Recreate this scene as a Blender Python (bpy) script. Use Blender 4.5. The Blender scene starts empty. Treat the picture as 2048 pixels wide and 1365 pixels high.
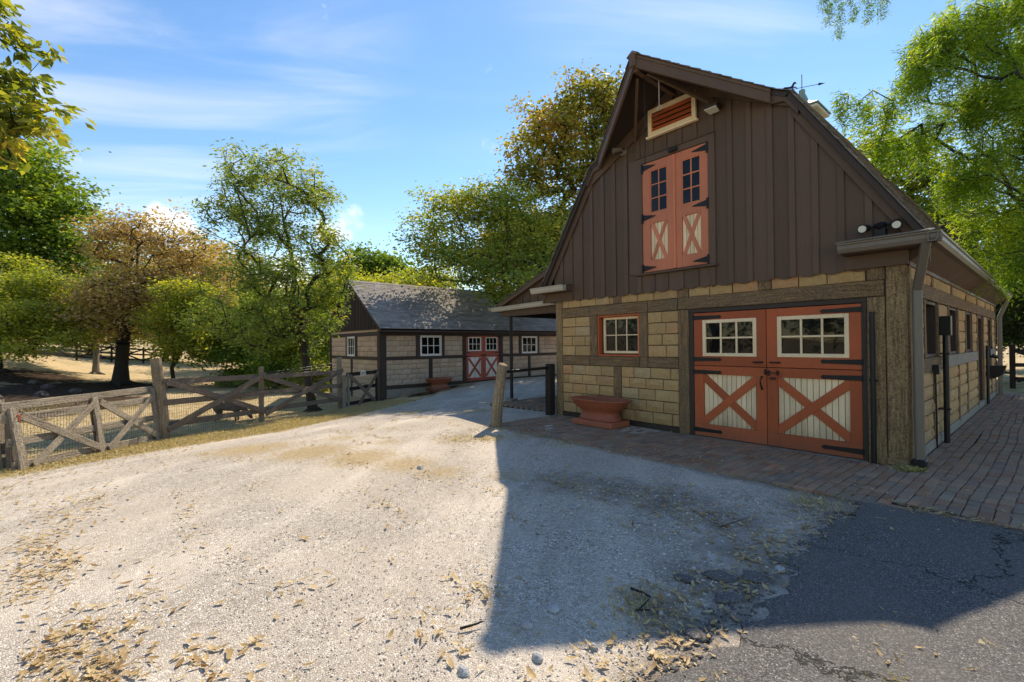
import bpy, bmesh, math, random
import numpy as np
from mathutils import Vector, Matrix

random.seed(7)
rng = np.random.default_rng(11)
SC = bpy.context.scene
COL = SC.collection
R = math.radians

# ------------------------------------------------------------------ camera
cam = bpy.data.cameras.new('camera'); cam.lens = 16.29; cam.sensor_width = 36
cam.clip_start = 0.05; cam.clip_end = 2000
co = bpy.data.objects.new('camera', cam); COL.objects.link(co)
CAM = Vector((1.266, -7.683, 1.644))
rx, up, bk = (.644435, .764594, -.0100), (.012117, .002866, .999922), (.764563, -.644506, -.0074176)
co.matrix_world = Matrix(((rx[0], up[0], bk[0], CAM.x), (rx[1], up[1], bk[1], CAM.y), (rx[2], up[2], bk[2], CAM.z), (0, 0, 0, 1)))
SC.camera = co

# ------------------------------------------------------------------ world, sun, exposure
SUNV = Vector((-2.46, 4.93, 6.45)).normalized()
W = bpy.data.worlds.new('World'); SC.world = W; W.use_nodes = True
wt = W.node_tree; wt.nodes.clear()
def wn(t, **k):
    n = wt.nodes.new(t)
    for a, b in k.items(): setattr(n, a, b)
    return n
def wl(a, b): wt.links.new(a, b)
sky = wn('ShaderNodeTexSky', sky_type='NISHITA', sun_disc=False, sun_elevation=math.asin(SUNV.z),
         sun_rotation=math.atan2(SUNV.x, SUNV.y), air_density=1.0, dust_density=0.05, ozone_density=2.0, altitude=100)
hs = wn('ShaderNodeHueSaturation'); hs.inputs['Saturation'].default_value = 1.27; hs.inputs['Value'].default_value = .92; hs.inputs['Hue'].default_value = .505
wl(sky.outputs[0], hs.inputs['Color'])
tc = wn('ShaderNodeTexCoord')
def wmath(op, a, b=None, c=None):
    n = wn('ShaderNodeMath', operation=op)
    for i, v in enumerate((a, b, c)):
        if v is None: continue
        if isinstance(v, (int, float)): n.inputs[i].default_value = v
        else: wl(v, n.inputs[i])
    return n.outputs[0]
def wdot(v):
    n = wn('ShaderNodeVectorMath', operation='DOT_PRODUCT'); wl(tc.outputs['Generated'], n.inputs[0]); n.inputs[1].default_value = v
    return n.outputs['Value']
def wramp(x, a, b):
    n = wn('ShaderNodeMapRange', interpolation_type='SMOOTHSTEP'); wl(x, n.inputs[0]); n.inputs[1].default_value = a; n.inputs[2].default_value = b
    return n.outputs[0]
sx = wn('ShaderNodeSeparateXYZ'); wl(tc.outputs['Generated'], sx.inputs[0])
zz = wmath('ADD', wmath('MAXIMUM', sx.outputs[2], 0.0), 0.12)
cx = wn('ShaderNodeCombineXYZ'); wl(wmath('DIVIDE', sx.outputs[0], zz), cx.inputs[0]); wl(wmath('DIVIDE', sx.outputs[1], zz), cx.inputs[1])
mp = wn('ShaderNodeMapping', vector_type='TEXTURE'); mp.inputs['Rotation'].default_value = (0, 0, R(58)); mp.inputs['Scale'].default_value = (2.2, .62, 1)
wl(cx.outputs[0], mp.inputs[0])
nz = wn('ShaderNodeTexNoise'); nz.inputs['Scale'].default_value = 1.6; nz.inputs['Detail'].default_value = 7; nz.inputs['Roughness'].default_value = .55; nz.inputs['Distortion'].default_value = .6
wl(mp.outputs[0], nz.inputs['Vector'])
def dirv(a, b):      # unit direction from a pan (deg right of the view axis) and an elevation (deg)
    f = Vector((-.7646, .6445, 0)); r = Vector((.6445, .7646, 0))
    return (f * math.cos(R(a)) + r * math.sin(R(a))) * math.cos(R(b)) + Vector((0, 0, math.sin(R(b))))
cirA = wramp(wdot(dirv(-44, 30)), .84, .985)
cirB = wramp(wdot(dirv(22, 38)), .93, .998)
cir = wmath('MULTIPLY', wramp(nz.outputs['Fac'], .40, .80), wmath('MAXIMUM', wmath('MAXIMUM', wmath('MULTIPLY', cirA, .55), wmath('MULTIPLY', cirB, .42)), wmath('MAXIMUM', .07, wmath('MULTIPLY', wramp(wdot(dirv(0, 10)),   .55, -.1), .55))))  # last term: denser cirrus added in the unseen sky behind camera, fills the shade
nz2 = wn('ShaderNodeTexNoise'); nz2.inputs['Scale'].default_value = 13; nz2.inputs['Detail'].default_value = 6; nz2.inputs['Roughness'].default_value = .55
wl(tc.outputs['Generated'], nz2.inputs['Vector'])
cum = None
for (a, b, r) in ((-36.5, 11.8, 3.4), (-19.0, 14.0, 3.2), (-34, 10.2, 2.8), (-21.5, 13.2, 2.6), (38, 15, 5), (-27, 7, 5)):
    m = wramp(wdot(dirv(a, b)), math.cos(R(r)), math.cos(R(r * .15)))
    cum = m if cum is None else wmath('MAXIMUM', cum, m)
cumf = wramp(wmath('ADD', wmath('MULTIPLY', cum, .55), wmath('MULTIPLY', nz2.outputs['Fac'], 1.55)), 1.02, 1.50)
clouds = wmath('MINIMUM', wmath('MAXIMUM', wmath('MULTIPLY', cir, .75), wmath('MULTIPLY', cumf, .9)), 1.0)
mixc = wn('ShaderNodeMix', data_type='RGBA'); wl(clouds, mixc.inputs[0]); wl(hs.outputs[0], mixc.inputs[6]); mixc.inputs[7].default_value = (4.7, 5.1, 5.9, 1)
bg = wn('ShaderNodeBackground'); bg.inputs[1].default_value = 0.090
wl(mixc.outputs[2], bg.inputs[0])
wo = wn('ShaderNodeOutputWorld'); wl(bg.outputs[0], wo.inputs[0])

sun = bpy.data.lights.new('sun', 'SUN'); sun.energy = 2.0; sun.angle = R(.55); sun.color = (1, .975, .95)
so = bpy.data.objects.new('sun', sun); COL.objects.link(so)
so.rotation_euler = SUNV.to_track_quat('Z', 'Y').to_euler(); so.location = (0, 0, 30)
vs = SC.view_settings; vs.view_transform = 'Standard'; vs.look = 'None'; vs.exposure = 1.68; vs.gamma = 1; vs.use_curve_mapping = False; vs.use_white_balance = True; vs.white_balance_temperature = 8600; vs.white_balance_tint = 10
SC.cycles.max_bounces = 8; SC.cycles.diffuse_bounces = 4; SC.cycles.transparent_max_bounces = 4; SC.cycles.transmission_bounces = 3
SC.cycles.sample_clamp_indirect = 6
SC.cycles.use_denoising = True

# ------------------------------------------------------------------ material helpers
class NT:
    def __init__(s, name):
        s.m = bpy.data.materials.new(name); s.m.use_nodes = True; s.t = s.m.node_tree; s.t.nodes.clear()
        s.out = s.n('ShaderNodeOutputMaterial'); s.b = s.n('ShaderNodeBsdfPrincipled'); s.l(s.b.outputs[0], s.out.inputs[0])
        s.b.inputs['Roughness'].default_value = .8; s.b.inputs['Specular IOR Level'].default_value = .3
    def n(s, t, **k):
        x = s.t.nodes.new(t)
        for a, b in k.items(): setattr(x, a, b)
        return x
    def l(s, a, b): s.t.links.new(a, b)
    def pos(s, scale=(1, 1, 1), obj=False, rnd=False):
        if obj: o = s.n('ShaderNodeTexCoord').outputs['Object']
        else: o = s.n('ShaderNodeNewGeometry').outputs['Position']
        if rnd:
            a = s.n('ShaderNodeVectorMath', operation='ADD'); s.l(o, a.inputs[0])
            c = s.n('ShaderNodeVectorMath', operation='SCALE'); c.inputs[0].default_value = (13, 29, 41); s.l(s.n('ShaderNodeObjectInfo').outputs['Random'], c.inputs['Scale'])
            s.l(c.outputs[0], a.inputs[1]); o = a.outputs[0]
        m = s.n('ShaderNodeMapping'); m.inputs['Scale'].default_value = scale; s.l(o, m.inputs[0]); return m.outputs[0]
    def noise(s, vec, sc, det=4, rough=.55, dist=0):
        x = s.n('ShaderNodeTexNoise'); x.inputs['Scale'].default_value = sc; x.inputs['Detail'].default_value = det
        x.inputs['Roughness'].default_value = rough; x.inputs['Distortion'].default_value = dist; s.l(vec, x.inputs['Vector']); return x.outputs['Fac']
    def vor(s, vec, sc, feature='F1', out='Distance', rnd=1):
        x = s.n('ShaderNodeTexVoronoi', feature=feature); x.inputs['Scale'].default_value = sc; x.inputs['Randomness'].default_value = rnd
        s.l(vec, x.inputs['Vector']); return x.outputs[out]
    def ramp(s, f, pts, interp='LINEAR'):
        x = s.n('ShaderNodeValToRGB'); cr = x.color_ramp; cr.interpolation = interp
        while len(cr.elements) > 1: cr.elements.remove(cr.elements[-1])
        for i, (p, c) in enumerate(pts):
            e = cr.elements[0] if i == 0 else cr.elements.new(p)
            e.position = p; e.color = (c[0], c[1], c[2], 1) if not isinstance(c, (int, float)) else (c, c, c, 1)
        s.l(f, x.inputs[0]); return x.outputs[0]
    def mr(s, f, a, b, c=0, d=1):
        x = s.n('ShaderNodeMapRange'); s.l(f, x.inputs[0]); x.inputs[1].default_value = a; x.inputs[2].default_value = b; x.inputs[3].default_value = c; x.inputs[4].default_value = d; return x.outputs[0]
    def math(s, op, a, b=None):
        x = s.n('ShaderNodeMath', operation=op)
        for i, v in enumerate((a, b)):
            if v is None: continue
            if isinstance(v, (int, float)): x.inputs[i].default_value = v
            else: s.l(v, x.inputs[i])
        return x.outputs[0]
    def mix(s, f, a, b, mode='MIX'):
        x = s.n('ShaderNodeMix', data_type='RGBA', blend_type=mode)
        for i, v in ((0, f), (6, a), (7, b)):
            if isinstance(v, (int, float)): x.inputs[i].default_value = v if i == 0 else (v, v, v, 1)
            elif isinstance(v, tuple): x.inputs[i].default_value = (v[0], v[1], v[2], 1)
            else: s.l(v, x.inputs[i])
        return x.outputs[2]
    def color(s, c):
        if isinstance(c, tuple): s.b.inputs['Base Color'].default_value = (c[0], c[1], c[2], 1)
        else: s.l(c, s.b.inputs['Base Color'])
    def bump(s, h, dist=.01, st=1.0):
        x = s.n('ShaderNodeBump'); x.inputs['Distance'].default_value = dist; x.inputs['Strength'].default_value = st; s.l(h, x.inputs['Height']); s.l(x.outputs[0], s.b.inputs['Normal'])
    def rough(s, v):
        if isinstance(v, (int, float)): s.b.inputs['Roughness'].default_value = v
        else: s.l(v, s.b.inputs['Roughness'])
def scl(c, k): return tuple(min(1, x * k) for x in c)

def painted(name, c, rough=.55, wear=None, grain=True, grime=None, chip=.70):
    t = NT(name); v = t.pos((14, 14, 1.2)); n = t.noise(v, 6, 5); n2 = t.noise(t.pos(), 1.3, 4)
    col = t.mix(t.mr(n2, .3, .7), scl(c, .86), scl(c, 1.14)); col = t.mix(t.mr(n, .35, .7, 0, .35), col, scl(c, .72))
    if wear is not None: col = t.mix(t.mr(t.noise(t.pos(), 38, 4, .7), chip, chip + .05), col, wear)
    if grime:
        z = t.n('ShaderNodeSeparateXYZ'); t.l(t.n('ShaderNodeNewGeometry').outputs['Position'], z.inputs[0]); zz = t.math('ADD', z.outputs[2], t.math('MULTIPLY', t.noise(t.pos((1, 1, .5)), 7, 6, .7), .55))
        col = t.mix(t.mr(zz, grime + .35, grime, 0, .5), col, (.13, .085, .06)); col = t.mix(t.mr(t.noise(t.pos((6, 6, .6)), 3, 6, .7), .52, .72, 0, .35), col, scl(c, .55))
    oi = t.n('ShaderNodeObjectInfo').outputs['Random']; hv = t.n('ShaderNodeHueSaturation'); t.l(t.mr(oi, 0, 1, .86, 1.14), hv.inputs['Value']); t.l(col, hv.inputs['Color']); col = hv.outputs[0]
    t.color(col); t.rough(t.mr(n2, .3, .7, rough - .08, rough + .12)); t.bump(n, .003, .5); return t.m
M_BROWN = painted('brown_paint', (.104, .063, .041), .55, (.20, .17, .15), grime=.01)
M_DBROWN = painted('dark_brown_paint', (.045, .032, .026), .6)
M_SHEDWOOD = painted('shed_brown_paint', (.055, .038, .031), .6)
M_RED = painted('red_paint', (.44, .098, .036), .6, (.20, .08, .05), grime=.28, chip=.68)
M_REDP = painted('faded_red_paint', (.54, .175, .095), .55, (.30, .14, .10))
M_SHEDRED = painted('shed_red_paint', (.40, .085, .055), .5)
M_CREAM = painted('cream_paint', (.82, .63, .40), .55, (.40, .28, .18), grime=.50, chip=.67)
M_WHITE = painted('white_paint', (.74, .70, .62), .5)
M_TROUGH = painted('terracotta_paint', (.37, .105, .055), .5, (.16, .08, .06), grime=.16, chip=.63)
M_GUT = painted('gutter_metal', (.15, .128, .102), .38, (.2, .18, .16))
M_GUTL = painted('pale_gutter_metal', (.38, .345, .28), .38)
M_BLACK = painted('black_iron', (.012, .012, .013), .45)
def glassm():
    t = NT('window_glass'); t.color(t.mix(t.mr(t.noise(t.pos(), 3, 3), .4, .7), (.004, .004, .005), (.012, .013, .015)))
    t.b.inputs['Roughness'].default_value = .03; t.b.inputs['Specular IOR Level'].default_value = .28
    t.bump(t.noise(t.pos(), 2.2, 2), .012, .25); return t.m
M_GLASS = glassm()
def lens():
    t = NT('lamp_lens'); t.color((.62, .60, .50)); t.rough(.2); return t.m
M_LENS = lens()

def timber(name, a, b, c, moss, zg=False):
    t = NT(name); v = t.pos((16, 16, 1.1) if zg else (1.1, 16, 16), obj=True, rnd=True); n = t.noise(v, 3, 8, .65, .4); v2 = t.pos((1, 1, 1), obj=True, rnd=True)
    big = t.noise(v2, 2.2, 5, .6); fine = t.noise(v2, 46, 5, .7)
    col = t.ramp(n, [(.28, a), (.48, b), (.68, c)]); col = t.mix(t.mr(big, .48, .68), col, moss)
    col = t.mix(t.mr(fine, .42, .74), col, scl(a, .35)); t.color(col); t.rough(.9)
    h = t.math('ADD', t.math('MULTIPLY', n, 1.2), t.math('MULTIPLY', fine, .5)); t.bump(h, .022, 1.0); return t.m
M_TIMBER = timber('weathered_timber', (.10, .062, .034), (.25, .155, .082), (.42, .27, .145), (.22, .15, .09))
M_POSTW = timber('lichen_timber', (.13, .082, .042), (.30, .195, .10), (.50, .34, .18), (.34, .235, .12))
M_FENCE = timber('grey_weathered_wood', (.13, .105, .078), (.31, .26, .20), (.48, .41, .32), (.36, .31, .24))
M_FENCE2 = timber('brown_weathered_wood', (.13, .095, .07), (.23, .17, .13), (.34, .27, .21), (.20, .16, .125))
M_FENCED = timber('dark_fence_wood', (.02, .015, .012), (.035, .026, .021), (.055, .042, .035), (.03, .024, .02))
M_POSTL = timber('pole_wood', (.20, .145, .09), (.33, .25, .165), (.45, .36, .25), (.24, .19, .13), True)
M_BARK = timber('bark', (.022, .017, .013), (.045, .036, .028), (.085, .070, .056), (.05, .045, .035), True)
M_BARKP = timber('pale_bark', (.12, .105, .085), (.22, .20, .165), (.34, .31, .27), (.16, .15, .12), True)

def blockm(name, ramp, island, stain):
    t = NT(name)
    rnd = t.n('ShaderNodeNewGeometry').outputs['Random Per Island'] if island else t.n('ShaderNodeObjectInfo').outputs['Random']
    v = t.pos(); n = t.noise(v, 9, 6, .65); f = t.noise(v, 75, 4, .7); g = t.noise(v, 1.1, 4)
    col = t.ramp(rnd, ramp); col = t.mix(t.mr(n, .3, .72, 0, .55), col, t.mix(.5, col, stain)); col = t.mix(t.mr(f, .45, .7, 0, .5), col, t.mix(.55, col, 0.02))
    col = t.mix(t.mr(g, .48, .72, 0, .5), col, stain)
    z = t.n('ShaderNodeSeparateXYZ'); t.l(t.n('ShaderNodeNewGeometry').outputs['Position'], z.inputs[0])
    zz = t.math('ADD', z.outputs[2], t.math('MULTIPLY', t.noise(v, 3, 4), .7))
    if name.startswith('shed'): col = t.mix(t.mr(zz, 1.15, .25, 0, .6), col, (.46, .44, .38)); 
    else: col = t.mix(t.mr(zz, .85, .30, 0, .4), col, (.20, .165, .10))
    n3 = t.noise(v, 28, 5, .75); col = t.mix(t.mr(n3, .50, .66, 0, .28), col, scl(stain, .62)); t.color(col); t.rough(.93); t.bump(t.math('ADD', t.math('MULTIPLY', n3, 1.5), f), .022, 1.0); return t.m
BR = [(0, (.54, .345, .165)), (.2, (.70, .455, .205)), (.45, (.63, .395, .175)), (.65, (.74, .49, .23)), (.82, (.72, .385, .185)), (1, (.64, .475, .26))]
SR = [(0, (.62, .43, .29)), (.3, (.76, .55, .385)), (.6, (.67, .465, .32)), (.85, (.78, .60, .44)), (1, (.60, .42, .295))]
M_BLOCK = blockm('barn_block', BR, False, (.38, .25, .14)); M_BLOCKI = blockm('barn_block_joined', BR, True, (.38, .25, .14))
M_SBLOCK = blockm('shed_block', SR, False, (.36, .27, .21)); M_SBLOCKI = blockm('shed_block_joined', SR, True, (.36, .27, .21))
def flat(name, a, b, sc=8, rough=.9, bump=.006, fine=60):
    t = NT(name); v = t.pos(); n = t.noise(v, sc, 6, .6); f = t.noise(v, fine, 3, .7); t.color(t.mix(t.mr(t.math('ADD', t.math('MULTIPLY', n, .6), t.math('MULTIPLY', f, .4)), .35, .65), a, b)); t.rough(rough); t.bump(t.math('ADD', n, f), bump, .8); return t.m
M_MORTAR = flat('mortar', (.03, .023, .018), (.07, .055, .04))
M_SMORTAR = flat('shed_mortar', (.16, .11, .085), (.26, .19, .15))
M_CONC = flat('concrete', (.17, .155, .125), (.30, .275, .23))
M_STONE = flat('stone', (.24, .25, .26), (.48, .48, .47), 11, .85, .01)
M_ROCK = flat('dark_rock', (.035, .03, .026), (.16, .135, .115), 5, .95, .03, 20)
M_WIRE = flat('wire', (.10, .085, .07), (.16, .14, .12), 30, .5, .001)
M_COPPER = flat('verdigris', (.12, .22, .19), (.30, .34, .30), 6, .5, .003)
M_CUP = flat('cupola_metal', (.55, .50, .38), (.72, .68, .56), 6, .4, .002)
M_DIRT = flat('joint_soil', (.020, .017, .014), (.045, .037, .028), 14, .95, .01)

def brickm(name, island):
    t = NT(name); rnd = t.n('ShaderNodeNewGeometry').outputs['Random Per Island'] if island else t.n('ShaderNodeObjectInfo').outputs['Random']
    v = t.pos(); n = t.noise(v, 3.0, 5, .6); f = t.noise(v, 60, 5, .7)
    col = t.ramp(rnd, [(0, (.25, .135, .085)), (.22, (.33, .165, .10)), (.42, (.29, .20, .14)), (.6, (.37, .22, .14)), (.75, (.17, .135, .115)), (.9, (.36, .27, .19)), (1, (.46, .21, .12))])
    col = t.mix(t.mr(n, .40, .66, 0, .75), col, (.27, .215, .155)); col = t.mix(t.mr(f, .4, .75, 0, .6), col, (.04, .035, .03))
    t.color(col); t.rough(.85); t.bump(f, .006, .8); return t.m
M_BRICK = brickm('paving_brick', False); M_BRICKI = brickm('paving_brick_joined', True)
def shinglem(name, a, b, c, thr=.35):
    t = NT(name); rnd = t.n('ShaderNodeNewGeometry').outputs['Random Per Island']; v = t.pos()
    col = t.ramp(rnd, [(0, a), (.5, b), (1, c)]); n = t.noise(v, 40, 4, .7); col = t.mix(t.mr(n, .4, .7, 0, .5), col, scl(a, .5)); col = t.mix(t.mr(t.noise(v, .9, 4), .45, .7, 0, .4), col, scl(c, 1.25))
    t.color(col); t.rough(.9); t.bump(n, .005, .7); return t.m
M_SHINGLE = shinglem('barn_shingle', (.07, .062, .055), (.13, .118, .104), (.22, .20, .175))
M_SSHINGLE = shinglem('shed_shingle', (.20, .182, .168), (.265, .242, .225), (.34, .31, .29))

def gravelm():
    t = NT('gravel'); v = t.pos(); big = t.noise(v, .55, 6, .6); mid = t.noise(v, 3.2, 5, .6)
    c1 = t.vor(v, 75, out='Color'); d1 = t.vor(v, 75, 'DISTANCE_TO_EDGE'); c2 = t.vor(v, 190, out='Color'); d2 = t.vor(v, 190)
    sp = t.n('ShaderNodeSeparateColor'); t.l(c1, sp.inputs[0]); sp2 = t.n('ShaderNodeSeparateColor'); t.l(c2, sp2.inputs[0])
    col = t.ramp(sp.outputs[0], [(0, (.16, .14, .12)), (.18, (.40, .35, .30)), (.5, (.60, .54, .47)), (.85, (.74, .675, .585)), (1, (.90, .86, .79))])
    col2 = t.ramp(sp2.outputs[1], [(0, (.24, .205, .17)), (.4, (.52, .46, .40)), (1, (.74, .69, .62))])
    col = t.mix(t.mr(mid, .38, .62), col, col2)
    c3 = t.vor(v, 24, out='Color'); d3 = t.vor(v, 24, 'DISTANCE_TO_EDGE'); sp3 = t.n('ShaderNodeSeparateColor'); t.l(c3, sp3.inputs[0]); col = t.mix(t.math('MULTIPLY', t.mr(sp3.outputs[2], .80, .84), t.mr(d3, .06, .12)), col, t.ramp(sp3.outputs[0], [(0, (.30, .27, .24)), (.5, (.55, .51, .46)), (1, (.78, .75, .70))]))
    col = t.mix(t.mr(d1, .0, .16, .85, 0), col, (.12, .10, .08)); col = t.mix(t.mr(t.noise(v, 26, 5, .8), .50, .62, 0, .65), col, (.22, .19, .16))
    col = t.mix(t.mr(big, .42, .62, 0, .4), col, (.62, .54, .445))
    col = t.mix(t.mr(t.noise(t.pos(), 1.4, 4), .52, .70, 0, .30), col, (.38, .335, .285))
    rt = t.n('ShaderNodeMapping', vector_type='TEXTURE'); rt.inputs['Rotation'].default_value = (0, 0, R(128)); rt.inputs['Scale'].default_value = (4.5, .8, 1); t.l(t.n('ShaderNodeNewGeometry').outputs['Position'], rt.inputs[0])
    trk = t.noise(rt.outputs[0], 1.1, 5, .6, .4); col = t.mix(t.mr(trk, .50, .68, 0, .35), col, (.74, .67, .58)); col = t.mix(t.mr(trk, .48, .34, 0, .35), col, (.36, .315, .265))
    at = t.n('ShaderNodeAttribute', attribute_name='straw'); n9 = t.noise(t.pos((1, 2.2, 1)), 7, 6, .75)
    sm = t.mr(t.math('ADD', at.outputs['Fac'], t.math('MULTIPLY', n9, 1.1)), .95, 1.25)
    col = t.mix(t.math('MULTIPLY', sm, .8), col, t.ramp(t.noise(t.pos((1, 1, 1)), 60, 4, .8), [(.3, (.14, .10, .055)), (.5, (.36, .26, .13)), (.7, (.60, .48, .28))]))
    at2 = t.n('ShaderNodeAttribute', attribute_name='dirt'); sm2 = t.mr(t.math('ADD', at2.outputs['Fac'], t.math('MULTIPLY', t.noise(v, 4, 5, .7), 1.0)), .85, 1.35)
    col = t.mix(t.math('MULTIPLY', sm2, .8), col, t.ramp(t.noise(v, 45, 4, .8), [(.3, (.06, .05, .04)), (.55, (.16, .135, .11)), (.75, (.34, .30, .26))]))
    t.color(col); t.rough(.95); t.b.inputs['Specular IOR Level'].default_value = .04; h = t.math('ADD', t.mr(d1, 0, .25), t.math('MULTIPLY', mid, 2.5)); h = t.math('ADD', h, t.math('MULTIPLY', d2, -.5)); t.bump(h, .005, .6); return t.m
M_GRAVEL = gravelm()
def asphm():
    t = NT('asphalt'); v = t.pos(); c = t.vor(v, 170, out='Color'); sp = t.n('ShaderNodeSeparateColor'); t.l(c, sp.inputs[0]); big = t.noise(v, .9, 5)
    col = t.ramp(sp.outputs[0], [(0, (.04, .04, .042)), (.5, (.088, .085, .086)), (.78, (.16, .152, .145)), (.955, (.20, .19, .175)), (1, (.46, .43, .39))])
    col = t.mix(t.mr(big, .35, .65, 0, .5), col, (.135, .126, .115))
    wv = t.noise(v, 2.5, 5, .7); vm = t.n('ShaderNodeVectorMath', operation='ADD'); t.l(v, vm.inputs[0]); cc = t.n('ShaderNodeCombineXYZ'); t.l(t.math('MULTIPLY', wv, .8), cc.inputs[0]); t.l(t.math('MULTIPLY', t.noise(v, 3.1, 5, .7), .8), cc.inputs[1]); t.l(cc.outputs[0], vm.inputs[1])
    ce = t.vor(vm.outputs[0], .42, 'DISTANCE_TO_EDGE'); crack = t.mr(ce, .002, .006, 1, 0)
    col = t.mix(t.math('MULTIPLY', crack, .8), col, (.012, .011, .010)); t.color(col); t.rough(.85)
    t.bump(t.math('SUBTRACT', sp.outputs[0], t.math('MULTIPLY', crack, 3)), .003, .6); t.b.inputs['Specular IOR Level'].default_value = .1; return t.m
M_ASPH = asphm()
def groundm():
    t = NT('dry_grass_ground'); v = t.pos(); n = t.noise(v, .35, 6, .6); f = t.noise(t.pos((1, 1, 1)), 34, 6, .75); m = t.noise(v, 3, 5, .65)
    col = t.ramp(f, [(.25, (.20, .145, .085)), (.5, (.52, .40, .24)), (.75, (.72, .59, .40))])
    col = t.mix(t.mr(n, .45, .65, 0, .55), col, t.ramp(f, [(.3, (.20, .15, .08)), (.7, (.44, .35, .20))]))
    col = t.mix(t.mr(m, .55, .72, 0, .4), col, (.24, .19, .09))
    a = t.n('ShaderNodeAttribute', attribute_name='soil'); sm = t.mr(t.math('ADD', a.outputs['Fac'], t.math('MULTIPLY', t.noise(v, 1.6, 6, .7), .9)), .82, 1.02)
    soil = t.ramp(t.noise(v, 5, 7, .75), [(.3, (.018, .013, .010)), (.5, (.055, .038, .027)), (.66, (.12, .085, .062)), (.78, (.27, .21, .17))])
    col = t.mix(sm, col, soil)
    b = t.n('ShaderNodeAttribute', attribute_name='green'); col = t.mix(t.math('MULTIPLY', b.outputs['Fac'], t.mr(m, .35, .6)), col, t.ramp(f, [(.3, (.05, .065, .015)), (.7, (.17, .17, .05))]))
    t.color(col); t.rough(1); t.b.inputs['Specular IOR Level'].default_value = .05; t.bump(t.math('ADD', t.math('MULTIPLY', m, 2), f), .04, .9); return t.m
M_GROUND = groundm()

def leafm(name, pts, trans=.45, tmul=1.5, spec=.25):
    t = NT(name); t.t.nodes.remove(t.b)
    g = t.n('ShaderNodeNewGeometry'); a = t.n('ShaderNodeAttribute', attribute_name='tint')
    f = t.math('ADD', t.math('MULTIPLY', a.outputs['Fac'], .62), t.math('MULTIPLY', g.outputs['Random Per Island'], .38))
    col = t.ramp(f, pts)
    d = t.n('ShaderNodeBsdfPrincipled'); d.inputs['Roughness'].default_value = .5; d.inputs['Specular IOR Level'].default_value = spec; t.l(col, d.inputs['Base Color'])
    tr = t.n('ShaderNodeBsdfTranslucent'); t.l(t.mix(1, col, (tmul * 1.05, tmul, tmul * .35), 'MULTIPLY'), tr.inputs[0])
    mx = t.n('ShaderNodeMixShader'); mx.inputs[0].default_value = trans; t.l(d.outputs[0], mx.inputs[1]); t.l(tr.outputs[0], mx.inputs[2]); t.l(mx.outputs[0], t.out.inputs[0]); return t.m
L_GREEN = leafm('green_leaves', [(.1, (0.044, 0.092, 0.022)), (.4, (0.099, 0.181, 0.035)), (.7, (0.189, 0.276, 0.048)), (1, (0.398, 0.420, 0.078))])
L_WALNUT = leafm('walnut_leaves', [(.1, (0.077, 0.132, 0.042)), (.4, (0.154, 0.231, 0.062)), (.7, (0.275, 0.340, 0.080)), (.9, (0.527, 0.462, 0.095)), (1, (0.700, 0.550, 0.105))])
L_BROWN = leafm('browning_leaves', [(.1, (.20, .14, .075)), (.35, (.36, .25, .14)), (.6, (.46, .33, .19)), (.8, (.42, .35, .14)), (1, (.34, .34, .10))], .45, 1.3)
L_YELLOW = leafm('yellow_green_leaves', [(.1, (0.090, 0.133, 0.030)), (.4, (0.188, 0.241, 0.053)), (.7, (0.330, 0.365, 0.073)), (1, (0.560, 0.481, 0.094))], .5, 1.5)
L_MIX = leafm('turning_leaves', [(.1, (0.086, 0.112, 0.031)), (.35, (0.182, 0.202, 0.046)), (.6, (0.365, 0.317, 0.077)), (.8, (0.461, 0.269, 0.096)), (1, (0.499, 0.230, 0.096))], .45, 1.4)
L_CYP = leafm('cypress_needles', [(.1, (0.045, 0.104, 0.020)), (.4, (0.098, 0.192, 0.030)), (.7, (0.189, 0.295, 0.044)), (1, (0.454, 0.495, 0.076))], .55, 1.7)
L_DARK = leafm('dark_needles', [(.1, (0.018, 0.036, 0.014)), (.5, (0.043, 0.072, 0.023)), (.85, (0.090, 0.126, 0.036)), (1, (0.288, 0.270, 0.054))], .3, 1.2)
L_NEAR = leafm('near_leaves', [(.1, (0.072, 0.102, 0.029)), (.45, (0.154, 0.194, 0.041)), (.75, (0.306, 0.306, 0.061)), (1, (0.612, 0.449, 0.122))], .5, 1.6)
L_DRY = leafm('dry_leaves', [(.05, (.20, .11, .05)), (.3, (.38, .25, .12)), (.6, (.52, .38, .20)), (.85, (.58, .47, .29)), (1, (.40, .33, .10))], .25, 1.0)
L_GRASS = leafm('dry_grass', [(.05, (.36, .28, .15)), (.4, (.54, .44, .26)), (.7, (.50, .42, .23)), (.92, (.16, .19, .045)), (1, (.10, .15, .03))], .3, 1.1)

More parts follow.
